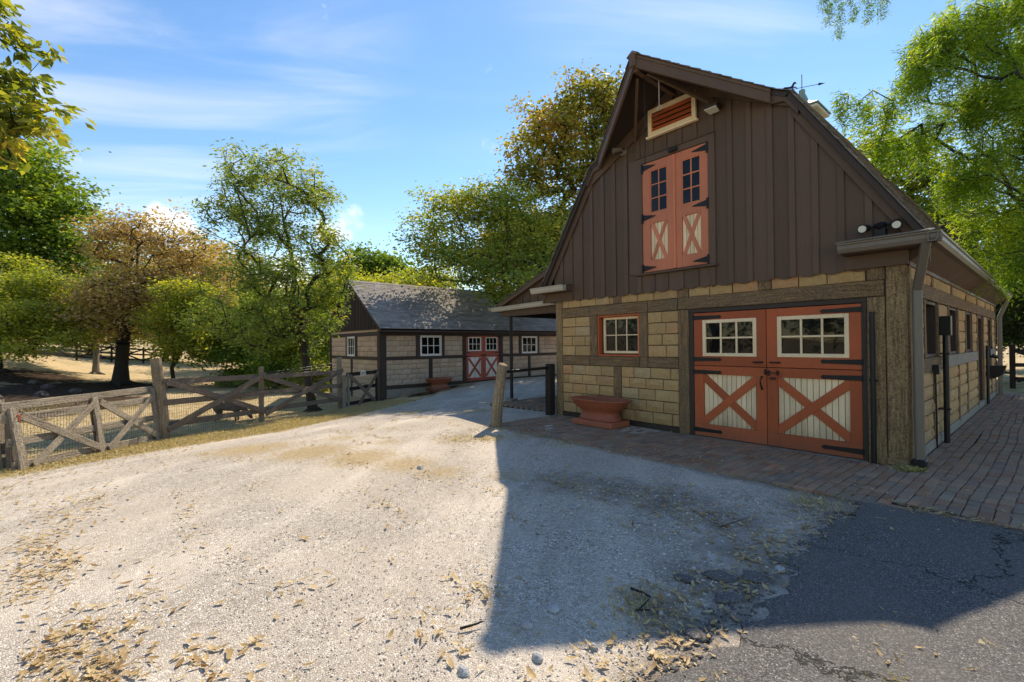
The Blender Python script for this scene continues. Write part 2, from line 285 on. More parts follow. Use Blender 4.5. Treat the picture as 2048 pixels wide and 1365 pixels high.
# ------------------------------------------------------------------ mesh helpers
def link(name, me, mat, parent=None, kind=None, label=None):
    o = bpy.data.objects.new(name, me); COL.objects.link(o)
    if mat and not me.materials: me.materials.append(mat)
    if parent:
        o.parent = parent; o.matrix_parent_inverse = PINV(parent)
    if kind: o['kind'] = kind
    if label: o['label'] = label
    return o
_loc = {}
def PINV(p): return _loc.get(p.name, Matrix.Identity(4))
def thing(name, label, cat, loc=(0, 0, 0), group=None):
    o = bpy.data.objects.new(name, None); COL.objects.link(o); o.location = loc; o.empty_display_size = .1
    _loc[o.name] = Matrix.Translation(-Vector(loc)); o['label'] = label; o['category'] = cat
    if group: o['group'] = group
    return o
def tag(o, label, cat, group=None):
    o['label'] = label; o['category'] = cat
    if group: o['group'] = group
    return o
class MB:
    def __init__(s): s.v = []; s.f = []
    def add(s, vs, fs):
        b = len(s.v); s.v += [tuple(p) for p in vs]; s.f += [tuple(b + i for i in q) for q in fs]; return s
    def box(s, x0, x1, y0, y1, z0, z1):
        return s.add([(x0, y0, z0), (x1, y0, z0), (x1, y1, z0), (x0, y1, z0), (x0, y0, z1), (x1, y0, z1), (x1, y1, z1), (x0, y1, z1)],
                     [(3, 2, 1, 0), (4, 5, 6, 7), (0, 1, 5, 4), (1, 2, 6, 5), (2, 3, 7, 6), (3, 0, 4, 7)])
    def prism(s, poly, off):   # poly: list of 3d points, extruded by off
        n = len(poly); off = Vector(off); p = [Vector(a) for a in poly]
        nn = Vector((0, 0, 0))
        for i in range(n): nn += (p[i] - p[0]).cross(p[(i + 1) % n] - p[0])
        if nn.dot(off) > 0: p.reverse()
        return s.add(p + [a + off for a in p], [tuple(range(n)), tuple(range(2 * n - 1, n - 1, -1))] + [(i, i + n, (i + 1) % n + n, (i + 1) % n) for i in range(n)])
    def tube(s, pts, rad, seg=8, cap=True):
        pts = [Vector(p) for p in pts]; rad = rad if isinstance(rad, (list, tuple)) else [rad] * len(pts); rings = []
        for i, p in enumerate(pts):
            d = (pts[min(i + 1, len(pts) - 1)] - pts[max(i - 1, 0)]).normalized(); a = d.cross(Vector((0, 0, 1)) if abs(d.z) < .9 else Vector((1, 0, 0))).normalized(); b = d.cross(a)
            rings.append([p + (a * math.cos(2 * math.pi * k / seg) + b * math.sin(2 * math.pi * k / seg)) * rad[i] for k in range(seg)])
        vs = [q for r in rings for q in r]; fs = []
        for i in range(len(pts) - 1):
            for k in range(seg): fs.append((i * seg + k, i * seg + (k + 1) % seg, (i + 1) * seg + (k + 1) % seg, (i + 1) * seg + k))
        if cap: fs.append(tuple(range(seg - 1, -1, -1))); fs.append(tuple((len(pts) - 1) * seg + k for k in range(seg)))
        return s.add(vs, fs)
    def mesh(s, name, bevel=0, smooth=False):
        me = bpy.data.meshes.new(name); me.from_pydata(s.v, [], s.f)
        bm = bmesh.new(); bm.from_mesh(me); bmesh.ops.recalc_face_normals(bm, faces=bm.faces)
        if bevel: bmesh.ops.bevel(bm, geom=list(bm.edges), offset=bevel, segments=1, affect='EDGES', clamp_overlap=True)
        bm.to_mesh(me); bm.free()
        if smooth: me.polygons.foreach_set('use_smooth', [True] * len(me.polygons))
        me.update(); return me
    def build(s, name, mat, parent=None, bevel=0, smooth=False, kind=None, label=None):
        return link(name, s.mesh(name, bevel, smooth), mat, parent, kind, label)
def box(name, x0, x1, y0, y1, z0, z1, mat, parent, bevel=.004, **k): return MB().box(x0, x1, y0, y1, z0, z1).build(name, mat, parent, bevel, **k)
_bm = {}
def boardmesh(L, w, h, bev, rough=0):
    key = (round(L, 2), round(w, 3), round(h, 3), bev, rough)
    if key in _bm: return _bm[key]
    n = max(1, int(L / .35)) if rough else 1; m = MB(); r = random.Random(hash(key) & 0xffff); vs = []; fs = []
    for i in range(n + 1):
        x = -L / 2 + L * i / n
        j = lambda: r.uniform(-rough, rough)
        vs += [(x, -w / 2 + j(), -h / 2 + j()), (x, w / 2 + j(), -h / 2 + j()), (x, w / 2 + j(), h / 2 + j()), (x, -w / 2 + j(), h / 2 + j())]
    for i in range(n):
        for k in range(4): fs.append((i * 4 + k, i * 4 + (k + 1) % 4, i * 4 + 4 + (k + 1) % 4, i * 4 + 4 + k))
    fs += [(3, 2, 1, 0), (4 * n, 4 * n + 1, 4 * n + 2, 4 * n + 3)]; m.add(vs, fs); me = m.mesh('board', 0)
    if bev:
        bm = bmesh.new(); bm.from_mesh(me); e = [e for e in bm.edges if e.calc_face_angle(0) > .8]
        bmesh.ops.bevel(bm, geom=e, offset=bev, segments=1, affect='EDGES', clamp_overlap=True); bm.to_mesh(me); bm.free()
    _bm[key] = me; return me
def beam(name, p0, p1, w, h, mat, parent, bev=.006, rough=0, nrm=None, **k):
    """board from p0 to p1: local X along it, local Y (thickness w) towards nrm, local Z height h"""
    p0, p1 = Vector(p0), Vector(p1); d = p1 - p0; L = d.length; ax = d.normalized()
    if nrm is None: nrm = Vector((0, 0, 1)).cross(ax) if abs(ax.z) < .95 else Vector((0, 1, 0))
    ay = Vector(nrm); ay = (ay - ax * ay.dot(ax)).normalized(); az = ax.cross(ay)
    me = boardmesh(L, w, h, bev, rough); me = me.copy() if me.materials and me.materials[0] != mat else me
    o = link(name, me, mat, parent, **k); c = (p0 + p1) / 2
    o.matrix_basis = Matrix(((ax.x, ay.x, az.x, c.x), (ax.y, ay.y, az.y, c.y), (ax.z, ay.z, az.z, c.z), (0, 0, 0, 1)))
    s = L / (round(L, 2) or L); return o
def bigmesh(name, V, F, mat, attrs=None, smooth=False):
    """numpy mesh: V (n,3), F (m,k)"""
    me = bpy.data.meshes.new(name); k = F.shape[1]
    me.vertices.add(len(V)); me.vertices.foreach_set('co', np.ascontiguousarray(V, dtype=np.float32).ravel())
    me.loops.add(F.size); me.loops.foreach_set('vertex_index', np.ascontiguousarray(F, dtype=np.int32).ravel())
    me.polygons.add(len(F)); me.polygons.foreach_set('loop_start', np.arange(0, F.size, k, dtype=np.int32)); me.polygons.foreach_set('loop_total', np.full(len(F), k, dtype=np.int32))
    if smooth: me.polygons.foreach_set('use_smooth', np.ones(len(F), dtype=bool))
    me.update(calc_edges=True)
    for n, a in (attrs or {}).items():
        at = me.attributes.new(n, 'FLOAT', 'POINT'); at.data.foreach_set('value', np.ascontiguousarray(a, dtype=np.float32))
    me.materials.append(mat); return me

# ------------------------------------------------------------------ terrain
CP = np.array([(-8.95, -8.9, -.2), (-10.36, -8.03, -.3), (-11.67, -7, -.4), (-13.55, -4.6, -.5), (-15.1, -1.83, -.55), (-16, -.1, -.56), (-15.6, 1.5, -.33), (-15.6, 2.8, -.2), (-15.6, 3.8, -.06), (-15.6, 5.5, 0), (-15.6, 9, 0), (-15.6, 13, 0),
 (-19, -.3, -.6), (-22, -.5, -.62), (-6, -1.9, 0), (-6, 3, 0), (-9, 1, 0), (-11.5, 4.5, 0), (-9, 8, 0), (-12, 9, 0), (-6, 12, 0), (0, -2, 0), (0, 5, 0), (0, 14, 0), (4, 0, 0), (4, 10, 0), (3, -6, 0), (0, -6, 0), (-2, -6, 0), (-3.5, -4, 0), (-6, -5, -.02), (-8, -2.5, -.08), (-10, -1, -.16), (-12.5, 1, -.2), (-7.5, -7, -.08), (-5, -9, -.02), (0, -12, 0), (6, -12, 0), (12, 0, 0), (12, 14, 0),
 (-12, -11, -.32), (-16, -7.5, -.5), (-20, -6, -.58), (-25, -6, -.6), (-25, -12, -.42), (-20, -12, -.42), (-33, -7.75, -.55), (-31, -4, -.6), (-37.1, -12.9, .37), (-33, -13, .05), (-41.8, -9.1, -.02), (-46.1, -12.7, 1.18), (-50.9, -7.45, .44), (-43, -14.2, 1.6), (-55.6, -.67, 0.0), (-50.6, 5.3, -.12), (-40, 0, -.5), (-85.2, -17.2, 2.9), (-81, -12.3, 2.2), (-79.8, -3, 1.4),
 (-24, -22, .1), (-45, -30, 3), (-10, -25, -.1), (-90, -50, 7), (-90, 20, 2), (-60, 40, 2), (-30, 30, .2), (-22, 10, -.3), (0, 40, 0), (40, 40, .5), (60, 0, 1), (40, -40, 0), (0, -60, 0), (-140, 0, 6), (-60, 120, 6), (60, 120, 6), (-140, -80, 12), (120, 0, 3), (-24, 4, -.5)])
def _k(r): return r
_D = np.linalg.norm(CP[:, None, :2] - CP[None, :, :2], axis=2)
_A = np.block([[_k(_D) - .15 * np.eye(len(CP)), np.ones((len(CP), 1))], [np.ones((1, len(CP))), np.zeros((1, 1))]])
_w = np.linalg.solve(_A, np.append(CP[:, 2], 0))
def gh(x, y):
    x = np.atleast_1d(np.asarray(x, float)); y = np.atleast_1d(np.asarray(y, float)); sh = x.shape; P = np.stack([x.ravel(), y.ravel()], 1); out = np.zeros(len(P))
    for i in range(0, len(P), 20000):
        d = np.sqrt(((P[i:i + 20000, None] - CP[None, :, :2]) ** 2).sum(2)); out[i:i + 20000] = _k(d) @ _w[:-1] + _w[-1]
    return out.reshape(sh)
def g1(x, y): return float(gh(x, y)[0])
def axis(segs):
    out = []
    for a, b, s in segs: out += list(np.arange(a, b, s))
    return np.array(out + [segs[-1][1]])
gx = axis([(-160, -60, 6), (-60, -26, 1.0), (-26, -17, .5), (-17, 5, .25), (5, 20, 1.2), (20, 120, 8)])
gy = axis([(-60, -24, 6), (-24, -14, .7), (-14, 14, .25), (14, 30, 1.2), (30, 140, 8)])
X, Y = np.meshgrid(gx, gy); Z = gh(X, Y) - .004
Z = Z + np.where((X < -17), 1, 0) * (np.sin(X * 1.3 + Y * .7) * np.cos(Y * 1.1 - X * .4) * .035)
nx, ny = len(gx), len(gy); V = np.stack([X.ravel(), Y.ravel(), Z.ravel()], 1)
ii = (np.arange(ny - 1)[:, None] * nx + np.arange(nx - 1)[None, :]).ravel(); F = np.stack([ii, ii + 1, ii + nx + 1, ii + nx], 1)
def gauss(x, y, pts):
    s = np.zeros_like(x)
    for (a, b, r, w) in pts: s = np.maximum(s, w * np.exp(-((x - a) ** 2 + (y - b) ** 2) / (2 * r * r)))
    return s
soil = gauss(V[:, 0], V[:, 1], [(-24, -9.5, 2.6, 1), (-28, -10.5, 2.8, 1), (-31, -9.5, 2.6, 1), (-33, -8, 2.0, .9), (-20, -10.5, 1.6, .8), (-36, -12, 2.5, .9), (-22, -3.6, .7, .8), (-15.2, 1.6, .7, .75), (-15.4, 3, .7, .8), (-15.4, 7, .8, .7), (-15.4, 10, .8, .7)])
green = gauss(V[:, 0], V[:, 1], [(-9.4, -8, .8, .7), (-11, -6, .7, .35), (2, 16, 5, .9), (6, 20, 6, .9), (-13, -3, .6, .4)])
me = bigmesh('ground', V, F, M_GROUND, {'soil': soil, 'green': green}, True); ground = link('ground', me, None, kind='structure')

# driveway of gravel
LX = [(-30, -9.5), (-14, -8.0), (-9, -8.5), (-7.3, -9.6), (-4.9, -10.5), (-2, -12.5), (1, -14.2), (3.2, -15.3), (5, -15.9), (14, -15.9), (24, -15.9)]
dy = axis([(-20, -9, .5), (-9, 6, .12), (6, 20, .5)]); lx = np.interp(dy, [a for a, b in LX], [b for a, b in LX]) + .10 * np.sin(dy * 2.3) + .07 * np.sin(dy * 5.1 + 1)
NXD = 110; T = np.linspace(0, 1, NXD) ** 1.0
rxx = np.where(dy < 1, 4.0, -5.9); XD = lx[:, None] + (rxx - lx)[:, None] * T[None, :]; YD = np.repeat(dy[:, None], NXD, 1)
ZD = gh(XD, YD) + .008; rut = .012 * np.sin(XD * .9 + YD * .5) * np.cos(YD * .7); ZD = ZD + np.clip(rut, -.004, .02)
V = np.stack([XD.ravel(), YD.ravel(), ZD.ravel()], 1); n1, n2 = XD.shape; ii = (np.arange(n1 - 1)[:, None] * n2 + np.arange(n2 - 1)[None, :]).ravel(); F = np.stack([ii, ii + 1, ii + n2 + 1, ii + n2], 1)
edge = np.exp(-((V[:, 0] - np.repeat(lx, NXD)) / .5) ** 2)
straw = np.maximum(edge * .9, gauss(V[:, 0], V[:, 1], [(-7.6, -6.0, .8, .75), (-6.4, -5.4, .7, .78), (-5.4, -5.0, .6, .76), (-4.6, -4.7, .5, .72), (-3.9, -4.5, .4, .66), (-3.2, -4.0, .35, .6), (-7.4, -4.6, .5, .6), (-6.2, -4.2, .4, .6), (-5.6, -3.2, .5, .62), (-5.2, -2.8, .3, .7), (-10.2, -1.6, .6, .6), (-8.4, -.8, .5, .5), (-8, -3.8, .8, .4), (-.4, -5.1, .3, .6), (-.4, -2.2, .3, .6)]))
dirt = gauss(V[:, 0], V[:, 1], [(-2.6, -3.7, .5, .65), (-2.0, -3.4, .5, .72), (-1.4, -3.3, .5, .72), (-.8, -3.5, .5, .7), (-.4, -4.0, .4, .75), (-.3, -4.6, .35, .8), (-.2, -5.2, .3, .8), (-.3, -2.6, .4, .6), (-14.8, 1.4, .6, .7), (-15.2, 3.6, .6, .7), (-6.4, -1.2, .4, .5), (-9.8, -.5, 1.0, .35)])
dirt = np.maximum(dirt, .85 * np.exp(-((V[:, 0] + .05) / .20) ** 2) * (V[:, 1] < -2) * (V[:, 1] > -7)); dirt = np.maximum(dirt, .75 * np.exp(-((V[:, 1] + 2.05) / .14) ** 2) * (V[:, 0] > -6.3) * (V[:, 0] < .3))
me = bigmesh('gravel_driveway', V, F, M_GRAVEL, {'straw': straw, 'dirt': dirt}, True); link('gravel_driveway', me, None, kind='structure')

# asphalt with a broken edge
ex = [(-2.0, -.03), (-2.6, -.02), (-3.26, -.05), (-3.9, .02), (-4.35, .05), (-4.77, .16), (-5.03, .06), (-5.47, .08), (-6.2, .02), (-7.2, .15), (-9, 0), (-16, .2)]
ys = np.arange(-2.0, -16, -.06); xs = np.interp(-ys, [-a for a, b in ex], [b for a, b in ex]) + rng.normal(0, .008, len(ys)) + .04 * np.sin(ys * 7) + .03 * np.sin(ys * 17 + 1) + .015 * np.sin(ys * 41)
pts = [(x, y) for x, y in zip(xs, ys)]; m = MB(); tz = .030
top = [(p[0], p[1], tz) for p in pts]; n = len(top)
vs = []; fs = []
for (x, y, z) in top: vs += [(x - .02, y, -.01), (x, y, tz), (x + 2.5, y, tz + .002), (7, y, tz)]
for i in range(n - 1):
    for k in range(3): a = i * 4 + k; fs.append((a, a + 1, a + 5, a + 4))
vs2 = [(0.0, -1.985, -.01), (-.0, -1.985, tz), (2.5, -1.74, tz + .002), (7, -1.7, tz)]; b = len(vs); vs += vs2
for k in range(3): fs.append((b + k, b + k + 1, k + 1, k))
m.add(vs, fs); asp = m.build('asphalt_road', M_ASPH, None, kind='structure')
def chunk(r, n, h, seed):
    q = random.Random(seed); p = [(math.cos(2 * math.pi * i / n) * r * q.uniform(.7, 1.15), math.sin(2 * math.pi * i / n) * r * .62 * q.uniform(.7, 1.2), 0) for i in range(n)]
    return MB().prism(p, (0, 0, h)).mesh('chunk', h * .3)
for i, (x, y, r, a, tl) in enumerate([(-.08, -3.95, .10, .3, .05), (-.10, -4.35, .15, 1.0, .10), (-.28, -4.52, .13, .7, .08), (-.12, -4.75, .12, 1.1, .06), (-.42, -4.72, .10, .4, -.05), (-.05, -3.45, .06, .5, .04), (-.06, -5.25, .09, 0, .05)]):
    o = link('asphalt_chunk', chunk(r * .85, 9, .016, i), M_ASPH, asp); o.location = (x, y, .012 + abs(tl) * .1); o.rotation_euler = (tl, tl * .7, a)

# ------------------------------------------------------------------ brick paving
def brickmesh(seed, w=.098, l=.2, h=.06):
    q = random.Random(seed); j = lambda: q.uniform(-.003, .003)
    m = MB(); m.add([(-w / 2 + j(), -l / 2 + j(), 0), (w / 2 + j(), -l / 2 + j(), 0), (w / 2 + j(), l / 2 + j(), 0), (-w / 2 + j(), l / 2 + j(), 0), (-w / 2 + j(), -l / 2 + j(), h + j()), (w / 2 + j(), -l / 2 + j(), h + j()), (w / 2 + j(), l / 2 + j(), h + j()), (-w / 2 + j(), l / 2 + j(), h + j())],
        [(3, 2, 1, 0), (4, 5, 6, 7), (0, 1, 5, 4), (1, 2, 6, 5), (2, 3, 7, 6), (3, 0, 4, 7)]); me = m.mesh('brick', .006); me.materials.append(M_BRICK); return me
BMS = [brickmesh(s) for s in range(6)]
pave = MB().box(-6.25, 5.0, -1.93, 0.0, -.05, .010).box(-.0, 5.0, 0.002, 12.9, -.05, .010).box(-8.95, -6.25, .12, 11.8, -.05, .010).mesh('brick_paving')
pave = link('brick_paving', pave, M_DIRT, None, kind='structure')
spots = []
def wob(y): return .022 * math.sin(y * .7) + .010 * math.sin(y * 2.3 + 1)
for ix in range(int((5.0 + 6.2) / .104)):
    x = -6.15 + ix * .104; y0 = -1.84 + (ix % 2) * .104 - (.104 if ix % 2 else 0)
    y = y0
    while y < (12.8 if x > .05 else -.12):
        if x > .15 and y < -1.9 + .17 * 0: y += .208; continue
        spots.append((x + (wob(y) if x > .3 else .3 * wob(x)), y, 0)); y += .208
for k in range(int(11.2 / .205)): spots.append((-6.12 + k * .205, -1.955 + (0 if k * .205 < 6.1 else min(.19, (k * .205 - 6.1) * .19)), 1))
for ix in range(25):
    x = -8.9 + ix * .104; y = .2 + (ix % 2) * .1
    while y < 8: spots.append((x, y, 0)); y += .208
spots = [s for s in spots if not (s[0] > 0.1 and s[0] < 5 and s[2] == 0 and s[1] < -1.83 + min(.19, max(0, s[0]) * .19))]
def wgt(s):
    d = Vector((s[0], s[1], 0)) - CAM; f = Vector((-.7646, .6445, 0)); r = Vector((.6445, .7646, 0)); zf = d.dot(f); xr = d.dot(r)
    if zf < .5 or abs(xr / zf) > 1.12: return 0
    return 1 / zf ** 3
spots.sort(key=wgt, reverse=True)
bv = []; bf = []; bb = [np.array([tuple(v.co) for v in m_.vertices]) for m_ in BMS]
base_faces = [[tuple(p.vertices) for p in m_.polygons] for m_ in BMS]
stuffmb = MB()
for i, (x, y, o_) in enumerate(spots):
    rz = random.gauss(0, .018) + (math.pi / 2 if o_ else 0); tx, ty = random.gauss(0, .008), random.gauss(0, .008)
    zb = -.028 + random.gauss(0, .003) + .010 * math.sin(x * 2.1) * math.cos(y * 1.7)
    if i < 300:
        o = bpy.data.objects.new('brick', BMS[i % 6]); COL.objects.link(o); o.parent = pave; o.location = (x, y, zb); o.rotation_euler = (tx, ty, rz)
    else:
        if wgt((x, y, 0)) == 0 and x < 4: pass
        c, s_ = math.cos(rz), math.sin(rz); w, l, h = .049, .1, .06
        q = [(-w, -l), (w, -l), (w, l), (-w, l)]; vv = [(x + a * c - b * s_, y + a * s_ + b * c, zb + h * .3) for a, b in q] + [(x + a * .96 * c - b * .98 * s_, y + a * .96 * s_ + b * .98 * c, zb + h + a * ty + b * tx) for a, b in q]
        stuffmb.add(vv, [(4, 5, 6, 7), (0, 1, 5, 4), (1, 2, 6, 5), (2, 3, 7, 6), (3, 0, 4, 7)])
stuffmb.build('bricks_beyond', M_BRICKI, pave, kind='stuff')

# ------------------------------------------------------------------ block walls
_blk = {}
def blockmesh(w, h, mat, var):
    key = (round(w, 2), round(h, 2), mat.name, var)
    if key in _blk: return _blk[key]
    q = random.Random(var * 77 + int(w * 100)); d = .07; nxx, nzz = 3, 2; m = MB(); vs = []; e = .010
    for a in range(nzz + 1):
        for b in range(nxx + 1):
            x = -w / 2 + w * b / nxx; z = -h / 2 + h * a / nzz; ed = (a in (0, nzz)) or (b in (0, nxx))
            x += (e if b == 0 else -e if b == nxx else 0) + q.uniform(-.003, .003); z += (e if a == 0 else -e if a == nzz else 0) + q.uniform(-.003, .003)
            vs.append((x, (-.002 if ed else -.018) + q.uniform(-.010, .006), z))
    fs = [(a * 4 + b, a * 4 + b + 1, (a + 1) * 4 + b + 1, (a + 1) * 4 + b) for a in range(nzz) for b in range(nxx)]
    ring = [0, 1, 2, 3, 7, 11, 10, 9, 8, 4]; n0 = len(vs)
    for k in ring:
        a, b = divmod(k, 4); vs.append((-w / 2 + w * b / 3, .006, -h / 2 + h * a / 2))
    for k in ring:
        a, b = divmod(k, 4); vs.append((-w / 2 + w * b / 3, d, -h / 2 + h * a / 2))
    n = len(ring)
    for k in range(n):
        k2 = (k + 1) % n; fs.append((ring[k], ring[k2], n0 + k2, n0 + k)); fs.append((n0 + k, n0 + k2, n0 + n + k2, n0 + n + k))
    m.add(vs, fs); me = m.mesh('block'); me.materials.append(mat); _blk[key] = me; return me
def overl(a0, a1, b0, b1): return min(a1, b1) - max(a0, b0)
def layout(u0, u1, courses, skip, seed, wide=(.36, .42)):
    """blocks (u, z, w, h) in courses, leaving out the rectangles in skip (u0,u1,z0,z1)"""
    q = random.Random(seed); out = []
    for ci, (z0, z1) in enumerate(courses):
        cuts = [(u0, u1)]
        for (a, b, c, d) in skip:
            if overl(z0, z1, c, d) > .03:
                nc = []
                for (p, r_) in cuts:
                    if overl(p, r_, a, b) <= 0: nc.append((p, r_)); continue
                    if a > p + .04: nc.append((p, a))
                    if b < r_ - .04: nc.append((b, r_))
                cuts = nc
        for (p, r_) in cuts:
            x = p; first = True
            while x < r_ - .02:
                w = q.uniform(*wide) if not first else (q.choice([.19, .38]) if ci % 2 else q.choice([.30, .40])); first = False
                if r_ - x - w < .10: w = r_ - x
                out.append((x + w / 2, (z0 + z1) / 2, w - .013, z1 - z0 - .013)); x += w
    return out
def wallcore(u0, u1, z0, z1, holes, d0, d1, ax, at, name, mat, parent):
    us = sorted({u0, u1} | {h[0] for h in holes} | {h[1] for h in holes}); zs = sorted({z0, z1} | {h[2] for h in holes} | {h[3] for h in holes}); m = MB()
    us = [u for u in us if u0 <= u <= u1]; zs = [z for z in zs if z0 <= z <= z1]
    for a, b in zip(us, us[1:]):
        run = None
        for c, d in zip(zs, zs[1:]):
            mu, mz = (a + b) / 2, (c + d) / 2
            inh = any(h[0] < mu < h[1] and h[2] < mz < h[3] for h in holes)
            if not inh: run = (c, d) if run is None else (run[0], d)
            if (inh or d == zs[-1]) and run:
                if ax == 'x': m.box(a, b, at + d0, at + d1, run[0], run[1])
                else: m.box(at - d1, at - d0, a, b, run[0], run[1])
                run = None
    return m.build(name, mat, parent)
def place_blocks(lay, facing, at, mat, matI, parent, limit, keyf):
    lay = sorted(lay, key=keyf); stuff = MB()
    for i, (u, z, w, h) in enumerate(lay):
        dd = random.uniform(-.004, .004)
        if facing == '-y': loc = (u, at + dd, z); rot = 0
        else: loc = (at - dd, u, z); rot = math.pi / 2
        if i < limit:
            me = blockmesh(w, h, mat, random.randrange(3)); o = bpy.data.objects.new('block', me); COL.objects.link(o); o.parent = parent; o.matrix_parent_inverse = PINV(parent)
            o.location = loc; o.rotation_euler = (random.gauss(0, .004), 0, rot + random.gauss(0, .004))
        elif facing == '-y': stuff.box(u - w / 2, u + w / 2, at - .008 + dd, at + .06, z - h / 2, z + h / 2)
        else: stuff.box(at - .06, at + .008 - dd, u - w / 2, u + w / 2, z - h / 2, z + h / 2)
    if stuff.v: stuff.build('blocks_beyond', matI, parent, .006, kind='stuff')

barn = thing('barn', 'large brown gambrel-roofed barn with red double doors, loft doors and stone block walls', 'barn', (-3.1, 0, 0))
CRS = [(.12, .340), (.340, .555), (.555, .768), (.768, .968), (.968, 1.177), (1.38, 1.60), (1.60, 1.81), (1.81, 2.02), (2.02, 2.23), (2.45, 2.66)]
fsk = [(-6.25, -6.06, -1, 3), (-5.25, -3.82, 1.30, 2.3), (-4.63, -4.445, 0, 1.18), (-3.19, -.22, 0, 2.45), (-.22, 0, 0, 3), (-4.62, -4.43, 2.4, 3), (-3.19, -2.98, 2.4, 3), (-1.8, -1.62, 2.4, 3), (-.43, -.22, 2.4, 3)]
lay = [(u, z, w, h, 0) for (u, z, w, h) in layout(-6.06, -.22, CRS, fsk, 5)]
for (a, b) in ((-4.04, -3.98),): pass
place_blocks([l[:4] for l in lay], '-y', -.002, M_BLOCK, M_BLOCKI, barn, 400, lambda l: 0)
nfront = len(lay)
wallcore(-6.24, -.005, -.1, 2.75, [(-5.05, -4.0, 1.38, 2.23), (-2.985, -.43, -.1, 2.23)], .02, .30, 'x', 0, 'front_wall', M_MORTAR, barn)
SIDEO = [(1.12, 2.12, 1.39, 2.23), (3.28, 4.28, 1.39, 2.23), (5.46, 6.36, 1.39, 2.23), (7.45, 8.60, .0, 2.23), (9.75, 10.72, 1.39, 2.23)]
sst = [.95, 2.95, 4.9, 7.3, 9.2, 11.4]; sstl = [1.75, 3.0, 4.35, 5.6, 9.4, 10.6]
ssk = [(a - .12, b + .12, c, d) for a, b, c, d in SIDEO] + [(0, .13, -1, 3), (11.7, 12, -1, 3)] + [(s - .06, s + .06, 2.4, 3) for s in (1.7, 3.6, 5.5, 7.4, 9.2, 10.6)] + [(s - .05, s + .05, 0, 1.18) for s in sstl]
slay = layout(.13, 11.7, [(max(a, .16) if i == 0 else a, b) for i, (a, b) in enumerate(CRS)], ssk, 8)
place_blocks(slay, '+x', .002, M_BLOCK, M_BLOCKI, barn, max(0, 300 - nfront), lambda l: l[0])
wallcore(.0, 11.85, -.1, 2.75, SIDEO, .02, .30, 'y', 0, 'side_wall', M_MORTAR, barn)
MB().box(-6.24, -5.94, .3, 11.85, -.1, 4.2).build('rear_side_wall', M_MORTAR, barn); MB().box(-5.93, -.3, 11.55, 11.85, -.1, 5.3).build('back_wall', M_MORTAR, barn)
MB().box(-5.9, -.31, .31, 11.5, 2.70, 2.75).build('loft_floor', M_DBROWN, barn)
# timbers: front
def vt(x0, x1, z0, z1, mat=M_TIMBER, y=-.018, t=.05, yy=None): beam('timber', ((x0 + x1) / 2, y + t / 2, z0), ((x0 + x1) / 2, y + t / 2, z1), t, x1 - x0 - .006, mat, barn, .008, .004, nrm=(0, -1, 0))
def ht(x0, x1, z0, z1, mat=M_TIMBER, y=-.018, t=.05): beam('timber', (x0 + .003, y + t / 2, (z0 + z1) / 2), (x1 - .003, y + t / 2, (z0 + z1) / 2), t, z1 - z0 - .006, mat, barn, .008, .004, nrm=(0, -1, 0))
vt(-6.25, -6.06, -.03, 2.62, M_POSTW); vt(-.213, .004, .12, 2.66, M_POSTW, -.03, .09); vt(-5.25, -5.05, 1.38, 2.23); vt(-4.0, -3.82, 1.38, 2.23)
box('corner_plinth', -.225, .012, -.05, .10, -.03, .12, M_POSTW, barn, .012)
vt(-4.63, -4.445, .12, 1.175); vt(-3.185, -2.985, -.02, 2.228); vt(-.425, -.22, -.02, 2.228, M_POSTW)
ht(-6.055, -5.26, 2.232, 2.44); ht(-5.255, -3.82, 2.23, 2.445); ht(-3.815, -3.195, 2.232, 2.45); ht(-3.19, -.23, 2.235, 2.455, M_TIMBER)
ht(-6.055, -5.26, 1.178, 1.378); ht(-5.255, -4.01, 1.175, 1.378); ht(-4.0, -3.825, 1.178, 1.38); ht(-3.82, -3.19, 1.178, 1.38)
for a, b in ((-4.62, -4.43), (-3.19, -2.98), (-1.8, -1.62), (-.42, -.225)): vt(a, b, 2.455, 2.66)
beam('sill_plate', (-6.06, -.0, .04), (-3.19, -.0, .04), .05, .15, M_DBROWN, barn, .006, .003, nrm=(0, -1, 0))
# timbers: side
def sv(y, w, z0, z1, mat=M_TIMBER): beam('timber', (.0, y, z0), (.0, y, z1), .05, w, mat, barn, .006, .004, nrm=(1, 0, 0))
def sh(y0, y1, z0, z1, mat=M_TIMBER): beam('timber', (.0, y0 + .003, (z0 + z1) / 2), (.0, y1 - .003, (z0 + z1) / 2), .05, z1 - z0 - .006, mat, barn, .006, .004, nrm=(1, 0, 0))
sv(.07, .12, -.02, 2.66, M_POSTW); sv(11.77, .15, -.02, 2.66)
for a, b in ((.14, 2.4), (2.4, 3.1), (3.1, 4.6), (4.6, 7.3), (7.3, 9.6), (9.6, 11.7)): sh(a, b, 2.232, 2.45)
for a, b in ((.14, 2.7), (2.7, 4.9), (4.9, 7.33), (8.72, 11.7)): sh(a, b, 1.178, 1.385, M_CONC if a > 2 else M_TIMBER)
for a, b, c, d in SIDEO:
    for y in (a - .06, b + .06): sv(y, .11, c if c > 0 else -.02, 2.23)
for s in sstl: sv(s, .095, .12, 1.177)
for s in (1.7, 3.6, 5.5, 7.4, 9.2, 10.6): sv(s, .11, 2.45, 2.66)
box('footing', -.05, .022, .13, 11.7, -.05, .16, M_CONC, barn, .01)
